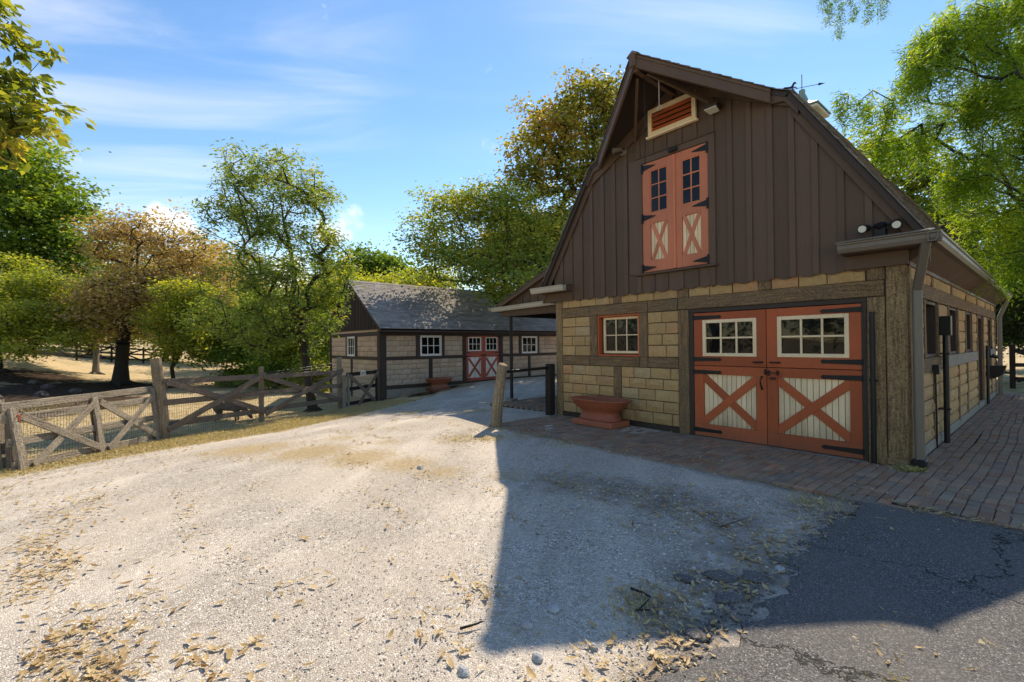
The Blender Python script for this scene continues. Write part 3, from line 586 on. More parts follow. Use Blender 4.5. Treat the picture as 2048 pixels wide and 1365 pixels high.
# windows -------------------------------------------------------------
def frame4(m, u0, u1, z0, z1, t, y0, y1, ax='x'):
    def b(a, c, d, e):
        if ax == 'x': m.box(a, c, y0, y1, d, e)
        else: m.box(y0, y1, a, c, d, e)
    b(u0, u0 + t, z0, z1); b(u1 - t, u1, z0, z1); b(u0 + t, u1 - t, z1 - t, z1); b(u0 + t, u1 - t, z0, z0 + t)
def sash(parent, u0, u1, z0, z1, cols, rows, y, mat, ax='x', t=.05, mt=.022, d=.035, nm='window_frame', sgn=1):
    """sash with muntins in front of separate panes; y = front face, depth goes to y+d*sgn"""
    m = MB(); ya, yb = sorted((y, y + d * sgn)); frame4(m, u0, u1, z0, z1, t, ya, yb, ax)
    a0, a1, c0, c1 = u0 + t, u1 - t, z0 + t, z1 - t; ym, yn = sorted((y + .006 * sgn, y + (d - .004) * sgn))
    for i in range(1, cols):
        u = a0 + (a1 - a0) * i / cols
        m.box(*((u - mt / 2, u + mt / 2, ym, yn) if ax == 'x' else (ym, yn, u - mt / 2, u + mt / 2)), c0, c1)
    for j in range(1, rows):
        z = c0 + (c1 - c0) * j / rows
        for i in range(cols):
            ua = a0 + (a1 - a0) * i / cols + (mt / 2 if i else 0); ub = a0 + (a1 - a0) * (i + 1) / cols - (mt / 2 if i < cols - 1 else 0)
            m.box(*((ua, ub, ym, yn) if ax == 'x' else (ym, yn, ua, ub)), z - mt / 2, z + mt / 2)
    m.build(nm, mat, parent, .003)
    for i in range(cols):
        for j in range(rows):
            ua, ub = a0 + (a1 - a0) * i / cols, a0 + (a1 - a0) * (i + 1) / cols; za, zb = c0 + (c1 - c0) * j / rows, c0 + (c1 - c0) * (j + 1) / rows
            p = MB(); yp, yq = sorted((y + (d - .003) * sgn, y + (d + .004) * sgn)); tl = random.gauss(0, .0015)
            if ax == 'x': p.box(ua - .004, ub + .004, yp + tl, yq + .003, za, zb)
            else: p.box(yp - .003, yq + tl, ua - .004, ub + .004, za, zb)
            p.build('pane', M_GLASS, parent)
def sub(name, parent, mat=None):   # a part that is a small mesh carrying sub-parts
    pass
mw = MB(); frame4(mw, -5.045, -4.005, 1.383, 2.227, .035, .0, .14); w = mw.build('window', M_RED, barn, .003)
sash(w, -4.955, -4.06, 1.44, 2.185, 3, 2, .085, M_CREAM, t=.05)
MB().box(-5.05, -4.0, .13, .15, 1.38, 2.23).build('dark_interior', M_DBROWN, barn)
for (a, b, c, d) in SIDEO:
    if c > 0:
        mw = MB(); frame4(mw, a + .003, b - .003, c + .003, d - .003, .045, -.20, -.005, 'y'); w = mw.build('window', M_DBROWN, barn, .003)
        sash(w, a + .045, b - .045, c + .045, d - .045, 2, 2, -.15, M_RED, 'y', sgn=-1)
    else:
        mw = MB(); frame4(mw, a + .003, b - .003, c + .003, d - .003, .07, -.17, -.005, 'y'); w = mw.build('door_frame', M_DBROWN, barn, .003)
        dr = MB().box(-.15, -.11, a + .07, b - .07, .05, 2.15).build('side_door', M_RED, barn, .003)
        MB().box(-.11, -.095, a + .17, b - .17, 1.25, 1.9).build('panel', M_CREAM, dr, .002)
        for s in (1, -1): beam('cross_brace', (-.09, a + .15, .65 - .45 * s), (-.09, b - .15, .65 + .45 * s), .02, .09, M_RED, dr, .002, nrm=(1, 0, 0))
# double doors ---------------------------------------------------------
mw = MB(); mw.box(-2.985, -2.905, .0, .10, -.02, 2.165).box(-.485, -.425, .0, .10, -.02, 2.165).box(-2.985, -.425, .0, .10, 2.165, 2.232); mw.build('door_frame', M_DBROWN, barn, .004)
box('threshold', -2.98, -.43, -.05, .12, -.06, .022, M_CONC, barn, .006)
box('dark_interior', -2.98, -.43, .11, .14, .0, 2.23, M_DBROWN, barn, 0)
def strap(parent, x, z, sg, L=.49, h0=.075, h1=.035, y=.012):
    m = MB(); p = [(x, y, z - h0 / 2), (x + sg * L * .86, y, z - h1 / 2 - .008), (x + sg * L * .93, y, z - .032), (x + sg * L, y, z), (x + sg * L * .93, y, z + .032), (x + sg * L * .86, y, z + h1 / 2 + .008), (x, y, z + h0 / 2)]
    m.prism(p, (0, -.010, 0)); m.tube([(x - sg * .012, y - .008, z - h0 * .6), (x - sg * .012, y - .008, z + h0 * .6)], .012, 6); return m.build('hinge', M_BLACK, parent, .002)
def leaf_upper(x0, x1, side):
    z0, z1 = 1.25, 2.155; m = MB(); s = .19 if side == 'L' else .15; inn = .13
    wx0, wx1 = (x0 + .16, x1 - .14) if side == 'L' else (x0 + .155, x1 - .14)
    wz0, wz1 = 1.41, 2.03; y0, y1 = .012, .06
    m.box(x0, wx0, y0, y1, z0, z1).box(wx1, x1, y0, y1, z0, z1).box(wx0, wx1, y0 + .002, y1, z0, wz0).box(wx0, wx1, y0 + .002, y1, wz1, z1)
    d = m.build('upper_door', M_RED, barn, .003); sash(d, wx0, wx1, wz0, wz1, 3, 2, .004, M_CREAM, t=.055, mt=.028)
    xh, sg = (x0, 1) if side == 'L' else (x1, -1); strap(d, xh, 2.075, sg); strap(d, xh, 1.355, sg)
    xp = (x1 - .19, x1 - .05) if side == 'L' else (x0 + .045, x0 + .19)
    MB().tube([(xp[0], .01, 1.325), (xp[0] + .01, -.025, 1.325), (xp[1] - .01, -.025, 1.325), (xp[1], .01, 1.325)], .012, 6).build('pull', M_BLACK, d)
    return d
def planks(parent, x0, x1, z0, z1, y, w, mat):
    x = x0
    while x < x1 - .01:
        e = min(x + w, x1); MB().box(x + .0035, e - .0035, y, y + .018, z0, z1).build('plank', mat, parent, .004); x = e
def leaf_lower(x0, x1, side):
    z0, z1 = .035, 1.24; m = MB(); px0, px1 = x0 + (.165 if side == 'L' else .15), x1 - (.15 if side == 'L' else .14); pz0, pz1 = .24, 1.10; y0, y1 = .012, .06
    m.box(x0, px0, y0, y1, pz0, z1).box(px1, x1, y0, y1, pz0, z1).box(px0, px1, y0 + .002, y1, pz1, z1).box(x0, x1, y0 - .002, y1, z0, pz0)
    d = m.build('lower_door', M_RED, barn, .003); planks(d, px0, px1, pz0, pz1, .042, .078, M_CREAM)
    for s, dy in ((1, 0), (-1, .006)):
        a, b = (pz0 + .045, pz1 - .045) if s > 0 else (pz1 - .045, pz0 + .045); dx = px1 - px0; dz = b - a; L = math.hypot(dx, dz); hw = .062
        ex_ = hw * abs(dz) / L; 
        p0, p1 = Vector((px0, 0, a)), Vector((px1, 0, b)); u = (p1 - p0).normalized(); nvec = Vector((-u.z, 0, u.x)) * hw
        q = [p0 + nvec, p0 - nvec, p1 - nvec, p1 + nvec]
        # clip the brace to the opening
        def clip(poly, ax, val, keep):
            out = []
            for i in range(len(poly)):
                A, B = poly[i], poly[(i + 1) % len(poly)]; fa = (A[ax] - val) * keep; fb = (B[ax] - val) * keep
                if fa >= 0: out.append(A)
                if fa * fb < 0: out.append(A.lerp(B, fa / (fa - fb)))
            return out
        q = [p0 - u * .2 + nvec, p0 - u * .2 - nvec, p1 + u * .2 - nvec, p1 + u * .2 + nvec]
        q = clip(q, 0, px0 + .001, 1); q = clip(q, 0, px1 - .001, -1); q = clip(q, 2, pz0 + .001, 1); q = clip(q, 2, pz1 - .001, -1)
        MB().prism([(v.x, .016 + dy, v.z) for v in q], (0, .024 - dy, 0)).build('cross_brace', M_RED, d, .003)
    xh, sg = (x0, 1) if side == 'L' else (x1, -1); strap(d, xh, 1.135, sg); strap(d, xh, .135, sg)
    return d
leaf_upper(-2.90, -1.712, 'L'); leaf_upper(-1.702, -.488, 'R'); dl = leaf_lower(-2.90, -1.712, 'L'); dr = leaf_lower(-1.702, -.488, 'R')
MB().tube([(-1.775, .0, 1.10), (-1.775, -.02, 1.08), (-1.78, -.055, 1.02), (-1.775, -.02, .94), (-1.77, .0, .90)], [.02, .012, .010, .012, .018], 6).build('handle', M_BLACK, dl)
m = MB(); m.box(-1.735, -1.716, -.004, .012, 1.13, 1.22).tube([(-1.725, -.012, 1.15), (-1.725, -.012, 1.21)], .012, 6); m.build('latch', M_BLACK, dl, .002)
m = MB(); m.box(-1.69, -1.66, -.006, .012, 1.12, 1.20).tube([(-1.70, -.018, 1.165), (-1.53, -.018, 1.165)], .008, 6).box(-1.56, -1.53, -.012, .012, 1.13, 1.20).box(-1.65, -1.57, -.03, -.004, 1.065, 1.095); m.build('latch', M_BLACK, dr, .002)
# pipe on the right jamb
m = MB(); m.tube([(-.355, -.06, -.02), (-.355, -.06, 2.03)], .030, 10).box(-.40, -.31, -.05, -.015, 1.1, 1.13); m.build('standpipe', M_BLACK, barn)

# ------------------------------------------------------------------ gable front
CXB = -3.17; RZ, KX, KZ, EX, EZ = 6.35, 1.90, 5.32, 3.43, 2.90    # ridge height, knee offset/height, eave offset/height (offsets from the centre line)
def rz_(x):
    a = abs(x - CXB)
    return RZ - (RZ - KZ) * a / KX if a < KX else KZ - (KZ - EZ) * (a - KX) / (EX - KX)
BX = [-6.25, -5.96, -5.67, -5.38, -5.09, -4.79, -4.50, -4.21, -3.91, -3.62, -3.34, -3.04, -2.76, -2.46, -2.16, -1.86, -1.55, -1.25, -.95, -.64, -.33, 0.0]
LD = (-3.87, -2.57, 2.98, 5.06)   # loft opening
LV = (-3.66, -2.78, 5.55, 5.97)
def board_poly(x0, x1, zb, scallop=True, zt=None, n=8):
    lo = []
    for i in range(n + 1):
        t = i / n; x = x0 + (x1 - x0) * t; s = (-.045 * math.sin(math.pi * t) + .012) if scallop else 0
        lo.append((x, zb + s))
    if zt is None:
        ups = [x1] + ([CXB] if x0 < CXB < x1 else []) + [x0]; hi = [(x, rz_(x) - .02) for x in ups]
    else: hi = [(x1, zt), (x0, zt)]
    return [p for p in lo + hi]
def brd(x0, x1, zb, sc=True, zt=None):
    p = board_poly(x0, x1, zb, sc, zt); MB().prism([(x, -.045, z) for x, z in p], (0, .022, 0)).build('siding_board', M_BROWN, barn, 0)
for a, b in zip(BX, BX[1:]):
    sc = -5.7 < a and b < -.3; zb = 2.615 if sc else 2.62
    if b <= LD[0] + .001 or a >= LD[1] - .001: brd(a, b, zb, sc)
    else:
        # boards crossing the loft opening are cut above and below it
        for (p, q) in ([(a, LD[0]), (LD[0], b)] if a < LD[0] < b else [(a, LD[1]), (LD[1], b)] if a < LD[1] < b else [(a, b)]):
            mid = (p + q) / 2
            if LD[0] < mid < LD[1]: brd(p, q, zb, True, LD[2]); brd(p, q, LD[3], False)
            else: brd(p, q, zb, True)
for x in BX[1:-1]:
    x1, x0 = x, x - .085; ztop = rz_((x0 + x1) / 2) - .16
    segs = [(2.60, ztop)]
    if LD[0] - .3 < x < LD[1] + .12: segs = [(2.60, LD[2] - .06), (LD[3] + .11, ztop)]
    if LV[0] - .06 < x < LV[1] + .14: segs = [(2.60, LD[2] - .06), (LD[3] + .11, LV[2] - .07), (LV[3] + .06, ztop)]
    if -.6 < x < -.2: segs = [(2.94, ztop)]
    if x < -5.6: segs = [(2.95, ztop)] if x < -5.9 else segs
    for (a, b) in segs:
        if b - a > .1:
            q = [(x0, a), (x1, a), (x1, min(b, rz_(x1) - .12)), (x0, min(b, rz_(x0) - .12))]; MB().prism([(u, -.068, z) for u, z in q], (0, .022, 0)).build('batten', M_BROWN, barn, .003)
# rake boards following the roof line on the wall
def rake(xa, xb, mat, y0=-.095, d=.17, t=.03):
    za, zb = rz_(xa), rz_(xb); q = [(xa, za - .03), (xb, zb - .03), (xb, zb - .03 - d * (1.0 if abs(xa - CXB) < 1.9 and abs(xb - CXB) <= 1.9 else 1.75)), (xa, za - .03 - d * (1.0 if abs(xa - CXB) < 1.9 and abs(xb - CXB) <= 1.9 else 1.75))]
    MB().prism([(x, y0, z) for x, z in q], (0, t, 0)).build('rake_board', mat, barn, .004)
for s in (1, -1): rake(CXB + s * KX, CXB + s * (EX - .02), M_BROWN); rake(CXB + s * .02, CXB + s * (KX + .0), M_BROWN, -.10)
# roof deck: two lower slopes, two upper slopes with the hay hood
YB = 12.0; YF = -.16; HY = -1.30; th = .07
def slab(name, quad, mat, parent=barn):
    p = [Vector(q) for q in quad]; n = (p[1] - p[0]).cross(p[2] - p[0]).normalized(); n = n if n.z > 0 else -n
    return MB().prism([tuple(q) for q in p], tuple(-n * th)).build(name, mat, parent)
roofs = {}
for s in (1, -1):
    roofs['low', s] = slab('roof', [(CXB + s * KX, YF, KZ), (CXB + s * KX, YB, KZ), (CXB + s * EX, YB, EZ), (CXB + s * EX, YF, EZ)], M_DBROWN)
    roofs['up', s] = slab('roof', [(CXB, HY, RZ), (CXB, YB, RZ), (CXB + s * (KX - .002), YB, KZ + .002), (CXB + s * (KX - .002), YF, KZ + .002), (CXB + s * (KX - .25), YF - .0, KZ + .002 + .25 * (RZ - KZ) / KX)], M_DBROWN)
def shingles(name, origin, along, upv, wid, length, expo, sw, mat, parent, front=None, thk=.014, seed=1, jag=.01):
    """origin = lower corner; along = unit vector along the eave; upv = unit vector up the slope; front(t) = start offset along at slope distance t"""
    q = random.Random(seed); o = Vector(origin); A = Vector(along); U = Vector(upv); N = A.cross(U); N = N if N.z > 0 else -N; n = int(length / expo); vs = []; fs = []
    for c in range(n + 1):
        t0 = c * expo - .02; t1 = min(t0 + expo * 1.25, length); st = front(max(t0, 0)) if front else 0; st1 = front(t1) if front else 0; x = st - q.uniform(0, .012) ; first = True
        while x < wid:
            w = q.uniform(*sw) * (q.uniform(.4, 1) if first else 1); first = False; e = min(x + w, wid); j = q.uniform(0, jag); l = thk * q.uniform(.8, 1.4)
            a = o + A * (x + .003) + U * (t0 - j); b = o + A * (e - .003) + U * (t0 - j); cc = o + A * (e - .003) + U * t1; d = o + A * (x + .003 + (st1 - st if x < st + .001 else 0)) + U * t1; k = len(vs)
            vs += [a + N * .002, b + N * .002, cc + N * .002, d + N * .002, a + N * (l + .008), b + N * (l + .008), cc + N * .006, d + N * .006]
            fs += [(k + 4, k + 5, k + 6, k + 7), (k, k + 1, k + 5, k + 4), (k + 1, k + 2, k + 6, k + 5), (k + 3, k, k + 4, k + 7)]; x = e
    m = MB(); m.v = [tuple(v) for v in vs]; m.f = fs; me = bpy.data.meshes.new(name); me.from_pydata(m.v, [], m.f)
    bm = bmesh.new(); bm.from_mesh(me); bm.to_mesh(me); bm.free(); return link(name, me, mat, parent, kind='stuff')
for s in (1, -1):
    dl_ = Vector((-s * (EX - KX), 0, KZ - EZ)); Ls = dl_.length
    shingles('shingles', (CXB + s * (EX + .02), YF - .03, EZ - .02), (0, 1, 0), dl_.normalized(), YB - YF + .05, Ls + .03, .13, (.10, .24), M_SHINGLE, roofs['low', s], thk=.02, seed=3 + s, jag=.018)
    du = Vector((-s * KX, 0, RZ - KZ)); Lu = du.length
    shingles('shingles', (CXB + s * (KX + .03), HY - .03, KZ - .01), (0, 1, 0), du.normalized(), YB - HY + .05, Lu + .03, .14, (.30, .42), M_SHINGLE, roofs['up', s], front=lambda t, Lu=Lu: (YF - HY) * (1 - min(1, max(0, (t - .28) / (Lu - .28)))), thk=.012, seed=9 + s)
    # hood barge board and its inner ceiling edge
    p0 = Vector((CXB, HY - .01, RZ - .02)); p1 = Vector((CXB + s * (KX - .25), YF - .03, KZ + .25 * (RZ - KZ) / KX - .02)); q = [p0, p1, p1 - Vector((0, 0, .19)), p0 - Vector((0, 0, .19))]
    nn = (p1 - p0).cross(Vector((0, 0, 1))).normalized(); nn = nn if nn.y > 0 else -nn
    MB().prism([tuple(v) for v in q], tuple(nn * .045)).build('barge_board', M_BROWN, barn, .005)
    q2 = [p0 - nn * .012 + Vector((0, 0, -.0)), p1 - nn * .012, p1 - nn * .012 - Vector((0, 0, .06)), p0 - nn * .012 - Vector((0, 0, .06))]
    MB().prism([tuple(v + Vector((0, 0, .03))) for v in q2], tuple(nn * .012)).build('barge_trim', M_BROWN, barn, .002)
    # brace under the hood
    beam('hood_brace', (CXB + s * .10, -1.05, RZ - .25), (CXB + s * .85, -.06, RZ - .80), .05, .09, M_BROWN, barn, .004)
    # short flat return of the rake at the knee
    xk = CXB + s * KX; q = [(xk - s * .28, KZ + .10), (xk - s * .28, KZ - .07), (xk - s * .08, KZ - .10), (xk + s * .10, KZ - .36), (xk + s * .12, KZ - .16), (xk + s * .02, KZ + .0), (xk - s * .0, KZ + .02)]
    MB().prism([(x, -.15, z) for x, z in q], (0, .05, 0)).build('knee_trim', M_BROWN, barn, .003)
beam('ridge_beam', (CXB, HY + .05, RZ - .19), (CXB, -.04, RZ - .19), .09, .16, M_BROWN, barn, .005)
MB().prism([(CXB - .12, HY - .05, RZ - .035), (CXB, HY - .05, RZ + .045), (CXB + .12, HY - .05, RZ - .035)], (0, YB - HY + .1, 0)).build('ridge_cap', M_SHINGLE, barn, .01)
MB().prism([(CXB - .05, HY - .055, RZ - .0), (CXB + .05, HY - .055, RZ - .0), (CXB + .05, HY - .055, RZ - .22), (CXB - .05, HY - .055, RZ - .22)], (0, .05, 0)).build('apex_block', M_BROWN, barn, .008)
# chain, rod and hooks below the hood
m = MB(); z = 6.10
while z > 4.62:
    k = int((6.1 - z) / .045); a = (.012, 0) if k % 2 else (0, .012)
    m.tube([(CXB - a[0], -1.0 - a[1], z), (CXB - a[0], -1.0 - a[1], z - .05), (CXB + a[0], -1.0 + a[1], z - .05), (CXB + a[0], -1.0 + a[1], z), (CXB - a[0], -1.0 - a[1], z)], .0045, 4, False); z -= .045
m.build('chain', M_BLACK, barn)
m = MB(); m.tube([(CXB + .035 * math.cos(t), -1.0, 6.15 + .04 * math.sin(t)) for t in np.linspace(0, 6.28, 13)], .010, 6, False); m.build('ring_hook', M_GUTL, barn)
m = MB(); m.tube([(-2.93, -.95, 5.93), (-2.93, -.95, 5.53)], .006, 6).tube([(-2.93 + .032 * math.cos(t), -.95, 5.49 + .04 * math.sin(t)) for t in np.linspace(0, 6.28, 13)], .005, 5, False); m.build('hanging_rod', M_GUTL, barn)
# loft doors
m = MB(); m.box(-4.16, LD[0], -.075, -.02, 2.97, 5.17).box(LD[1], -2.45, -.075, -.02, 2.97, 5.17).box(LD[0], LD[1], -.075, -.02, LD[3], 5.17); m.build('loft_trim', M_BROWN, barn, .004)
box('loft_drip', -4.0, -2.44, -.095, -.02, 5.172, 5.19, M_BROWN, barn, .003); box('loft_sill', -4.02, -2.42, -.12, -.02, 2.93, 2.968, M_BROWN, barn, .005)
box('pulley_bracket', -3.28, -3.12, -.14, -.076, 5.08, 5.15, M_BLACK, barn, .01)
def loft(x0, x1, gx0, gx1, sg):
    z0, z1 = 2.985, 5.052; gz0, gz1, pz0, pz1 = 4.09, 4.89, 3.20, 3.895; m = MB(); y0, y1 = -.06, -.02
    m.box(x0, gx0, y0, y1, z0, z1).box(gx1, x1, y0, y1, z0, z1).box(gx0, gx1, y0 + .002, y1, gz1, z1).box(gx0, gx1, y0 + .002, y1, pz1, gz0).box(gx0, gx1, y0 + .002, y1, z0, pz0)
    d = m.build('loft_door', M_REDP, barn, .003); sash(d, gx0, gx1, gz0, gz1, 2, 3, -.052, M_REDP, t=.018, mt=.024, d=.02, nm='muntins')
    planks(d, gx0, gx1, pz0, pz1, -.035, .07, M_CREAM)
    for s in (1, -1):
        a = Vector((gx0 + .03, 0, pz0 if s > 0 else pz1)); b = Vector((gx1 - .03, 0, pz1 if s > 0 else pz0)); u = (b - a).normalized(); nv = Vector((-u.z, 0, u.x)) * .033
        hx = .033 / abs(u.z); q = [(a.x - hx, a.z), (a.x + hx, a.z), (b.x + hx, b.z), (b.x - hx, b.z)]
        MB().prism([(min(max(x, gx0), gx1), -.056 + (.005 if s > 0 else 0), z) for x, z in q], (0, .022, 0)).build('cross_brace', M_REDP, d, .002)
    for z in (4.97, 4.02, 3.06):
        xh = x0 if sg > 0 else x1; MB().prism([(xh, -.061, z - .055), (xh + sg * .05, -.061, z - .05), (xh + sg * .28, -.061, z - .006), (xh + sg * .28, -.061, z + .008), (xh + sg * .05, -.061, z + .05), (xh, -.061, z + .055)], (0, -.010, 0)).build('hinge', M_BLACK, d, .002)
        MB().box(xh - .018, xh + .018, -.09, -.06, z - .10, z + .08).build('hinge_plate', M_BLACK, d, .002)
    return d
loft(-3.865, -3.205, -3.70, -3.345, 1); loft(-3.185, -2.575, -3.06, -2.71, -1)
box('astragal', -3.215, -3.175, -.082, -.058, 2.99, 5.04, M_REDP, barn, .003)
# louvred vent
m = MB(); frame4(m, -3.69, -2.745, 5.50, 6.0, .075, -.125, -.075); lv = m.build('louvre_vent', M_CREAM, barn, .004)
MB().box(-3.72, -2.715, -.15, -.075, 5.465, 5.502).build('vent_sill', M_CREAM, lv, .004)
MB().box(-3.62, -2.815, -.078, -.07, 5.57, 5.93).build('vent_backing', M_BLACK, lv)
for k in range(4):
    z = 5.60 + k * .09; MB().prism([(-3.615, -.125, z - .025), (-3.615, -.118, z - .03), (-3.615, -.08, z + .045), (-3.615, -.087, z + .05)], (.795, 0, 0)).build('slat', M_RED, lv, 0)
# lights on the gable
m = MB(); m.box(-2.52, -2.30, -.28, -.10, 5.50, 5.57).tube([(-2.42, -.05, 5.55), (-2.42, -.16, 5.55)], .03, 8); fl = m.build('floodlight', M_DBROWN, barn, .01)
MB().prism([(-2.51, -.285, 5.502), (-2.31, -.285, 5.502), (-2.33, -.12, 5.475), (-2.49, -.12, 5.475)], (0, 0, -.012)).build('lens', M_LENS, fl)
m = MB(); m.tube([(-4.25, -.05, 5.42), (-4.28, -.18, 5.45)], .02, 8).tube([(-4.28, -.16, 5.46), (-4.36, -.30, 5.42)], [.035, .055], 10).box(-4.33, -4.20, -.10, -.06, 5.36, 5.47); m.build('floodlight', M_GUT, barn, 0)
# twin floodlight on the right eave return
m = MB(); m.box(-.28, -.17, -.22, -.10, 2.96, 3.09).tube([(-.225, -.16, 3.08), (-.225, -.20, 3.15)], [.05, .07], 12).tube([(-.38, -.18, 3.13), (-.08, -.18, 3.13)], .015, 6)
m.tube([(-.38, -.12, 3.14), (-.40, -.26, 3.11)], [.045, .06], 12).tube([(-.07, -.10, 3.16), (-.05, -.26, 3.10)], [.045, .062], 12); fl = m.build('floodlight', M_BLACK, barn, 0)
for (x, z) in ((-.401, 3.108), (-.049, 3.097)): MB().tube([(x, -.262, z), (x, -.268, z - .001)], .045, 12).build('lens', M_LENS, fl)
# eave returns, fascia, soffits, gutters, downspouts
GP = [(0, 0), (.0, -.02), (.02, -.10), (.055, -.125), (.125, -.125), (.125, -.115), (.065, -.11), (.03, -.09), (.012, -.02), (.012, 0)]
def gutter(p0, p1, outv, mat, parent):
    """K-style gutter from p0 to p1 (top outer edge), outv = unit vector pointing away from the house"""
    p0, p1, o = Vector(p0), Vector(p1), Vector(outv); prof = [(0, 0), (-.004, -.018), (-.022, -.03), (-.022, -.075), (-.05, -.12), (-.12, -.12), (-.12, .0), (-.108, .0), (-.108, -.108), (-.055, -.108), (-.034, -.072), (-.034, -.026), (-.014, -.012), (-.012, 0)]
    return MB().prism([tuple(p0 + o * a + Vector((0, 0, b))) for a, b in prof], tuple(p1 - p0)).build('gutter', mat, parent, 0)
ER = CXB + EX
gutter((ER + .12, -.42, 2.93), (ER + .12, YB, 2.93), (1, 0, 0), M_GUT, barn); gutter((-.645, -.42, 2.93), (ER + .12, -.42, 2.93), (0, -1, 0), M_GUT, barn)
MB().prism([(ER, -.30, 2.93), (ER, .0, 2.99), (ER, .0, 2.80), (ER, -.30, 2.80)], (-(ER + .64), 0, 0)).build('eave_return', M_BROWN, barn, .004)
MB().prism([(-.66, -.43, 2.935), (ER + .02, -.43, 2.935), (ER + .02, -.05, 3.01), (-.66, -.05, 3.01)], (0, 0, .018)).build('return_flashing', M_GUT, barn, .003)
MB().prism([(.0, .0, 2.63), (ER, .0, 2.805), (ER, .0, 2.83), (.0, .0, 2.83)], (0, YB - .0, 0)).build('soffit', M_BROWN, barn)
box('frieze_board', .0, .035, .0, 11.9, 2.60, 2.70, M_BROWN, barn, .004); box('frieze_board', -.64, .03, -.075, -.03, 2.615, 2.80, M_BROWN, barn, .004)
box('end_return', .0, .02, -.07, .0, 2.615, 2.83, M_BROWN, barn, 0)
EL = CXB - EX
gutter((EL - .10, -.42, 2.93), (-5.66, -.42, 2.93), (0, -1, 0), M_GUTL, barn)
MB().prism([(EL, -.30, 2.93), (EL, .0, 2.99), (EL, .0, 2.80), (EL, -.30, 2.80)], (-5.68 - EL, 0, 0)).build('eave_return', M_BROWN, barn, .004)
box('frieze_board', -6.62, -5.68, -.075, -.03, 2.60, 2.80, M_BROWN, barn, .004)
m = MB(); m.box(-6.62, -6.24, -.03, 11.8, 2.62, 2.80); m.build('soffit', M_BROWN, barn)
def spout(pts, parent, w=.095, d=.07):
    for a, b in zip(pts, pts[1:]): beam('downspout', a, b, d, w, M_GUT, parent, .012, nrm=(.4, -1, 0))
spout([(.24, -.34, 2.83), (.10, -.02, 2.28)], barn); spout([(.10, -.02, 2.31), (.10, -.02, .14)], barn); box('drain_boot', .03, .17, -.09, .06, -.03, .15, M_BLACK, barn, .012)
spout([(ER + .03, 11.9, 2.84), (.10, 11.93, 2.3)], barn); spout([(.10, 11.93, 2.33), (.10, 11.93, .02)], barn)
# services on the side wall
m = MB(); m.box(.03, .10, 1.50, 1.63, 1.14, 1.28).tube([(.05, 1.565, 1.15), (.055, 1.58, .6), (.05, 1.62, -.0)], .012, 6); m.build('conduit', M_BLACK, barn)
m = MB(); m.tube([(.09, 2.22, -.0), (.09, 2.22, 1.75)], .038, 10).box(.03, .16, 2.14, 2.30, 1.72, 2.02)
for z in (.55, 1.42): m.box(.0, .14, 2.16, 2.28, z, z + .025)
m.build('vent_pipe', M_BLACK, barn)
m = MB(); m.tube([(.06, 8.95, 0), (.06, 8.95, 1.5)], .03, 8); m.build('standpipe', M_BLACK, barn)
m = MB(); m.prism([(.03, 9.2, .98), (.36, 9.2, .98), (.30, 9.2, .76), (.16, 9.2, .66), (.03, 9.2, .64)], (0, .45, 0)).tube([(.06, 9.4, .98), (.06, 9.4, 1.42), (.12, 9.4, 1.46)], .03, 8).tube([(.10, 9.4, 1.24), (.22, 9.4, 1.18)], [.06, .03], 8); m.build('wall_basin', M_BLACK, barn, 0)
# cupola and weathervane
cy_, cx_ = 6.38, CXB; m = MB(); m.box(cx_ - .36, cx_ + .36, cy_ - .36, cy_ + .36, 6.1, 7.66); cup = m.build('cupola', M_CUP, barn, .01)
MB().box(cx_ - .50, cx_ + .50, cy_ - .50, cy_ + .50, 7.66, 7.74).build('cupola_eave', M_CUP, cup, .02)
prof = [(.53, 7.74), (.52, 7.78), (.36, 7.87), (.22, 8.0), (.12, 8.16), (.075, 8.30)]; vs = []; fs = []
for (r_, z) in prof: vs += [(cx_ - r_, cy_ - r_, z), (cx_ + r_, cy_ - r_, z), (cx_ + r_, cy_ + r_, z), (cx_ - r_, cy_ + r_, z)]
for i in range(len(prof) - 1):
    for k in range(4): fs.append((i * 4 + k, i * 4 + (k + 1) % 4, i * 4 + 4 + (k + 1) % 4, i * 4 + 4 + k))
fs.append((3, 2, 1, 0)); MB().add(vs, fs).build('cupola_roof', M_COPPER, cup, 0)
m = MB(); m.tube([(cx_, cy_, 8.28), (cx_, cy_, 8.42)], .075, 10).tube([(cx_, cy_, 8.42), (cx_, cy_, 8.85)], .012, 6); m.build('finial', M_COPPER, cup)
VD = Vector((.79, .61, 0)); VN = Vector((-.61, .79, 0)); vp = Vector((cx_, cy_, 0))
H = [(0.02, .0), (.05, .13), (.10, .20), (.17, .23), (.40, .22), (.55, .24), (.62, .34), (.66, .44), (.74, .50), (.78, .53), (.81, .49), (.88, .42), (.86, .38), (.78, .39), (.74, .30), (.70, .20), (.82, .19), (.88, .13), (.92, .04), (.89, .04), (.84, .12), (.72, .14), (.66, .10), (.74, .04), (.70, -.04), (.67, -.03), (.69, .03), (.58, .10), (.42, .10), (.26, .07), (.24, -.02), (.20, -.02), (.19, .08), (.12, .14), (.08, .12), (.05, .0)]
m = MB(); m.prism([tuple(vp + VD * (-.50 + .42 * u) - VN * .008 + Vector((0, 0, 8.46 + w_ * .42))) for u, w_ in H], tuple(VN * .016))
m.tube([vp + VD * -.45 + Vector((0, 0, 8.455)), vp + Vector((0, 0, 8.50)), vp + VD * .45 + Vector((0, 0, 8.54))], .008, 5)
m.prism([tuple(vp + VD * a + Vector((0, 0, z)) - VN * .006) for a, z in ((.40, 8.575), (.56, 8.55), (.40, 8.50))], tuple(VN * .012)); m.build('weathervane', M_BLACK, cup)

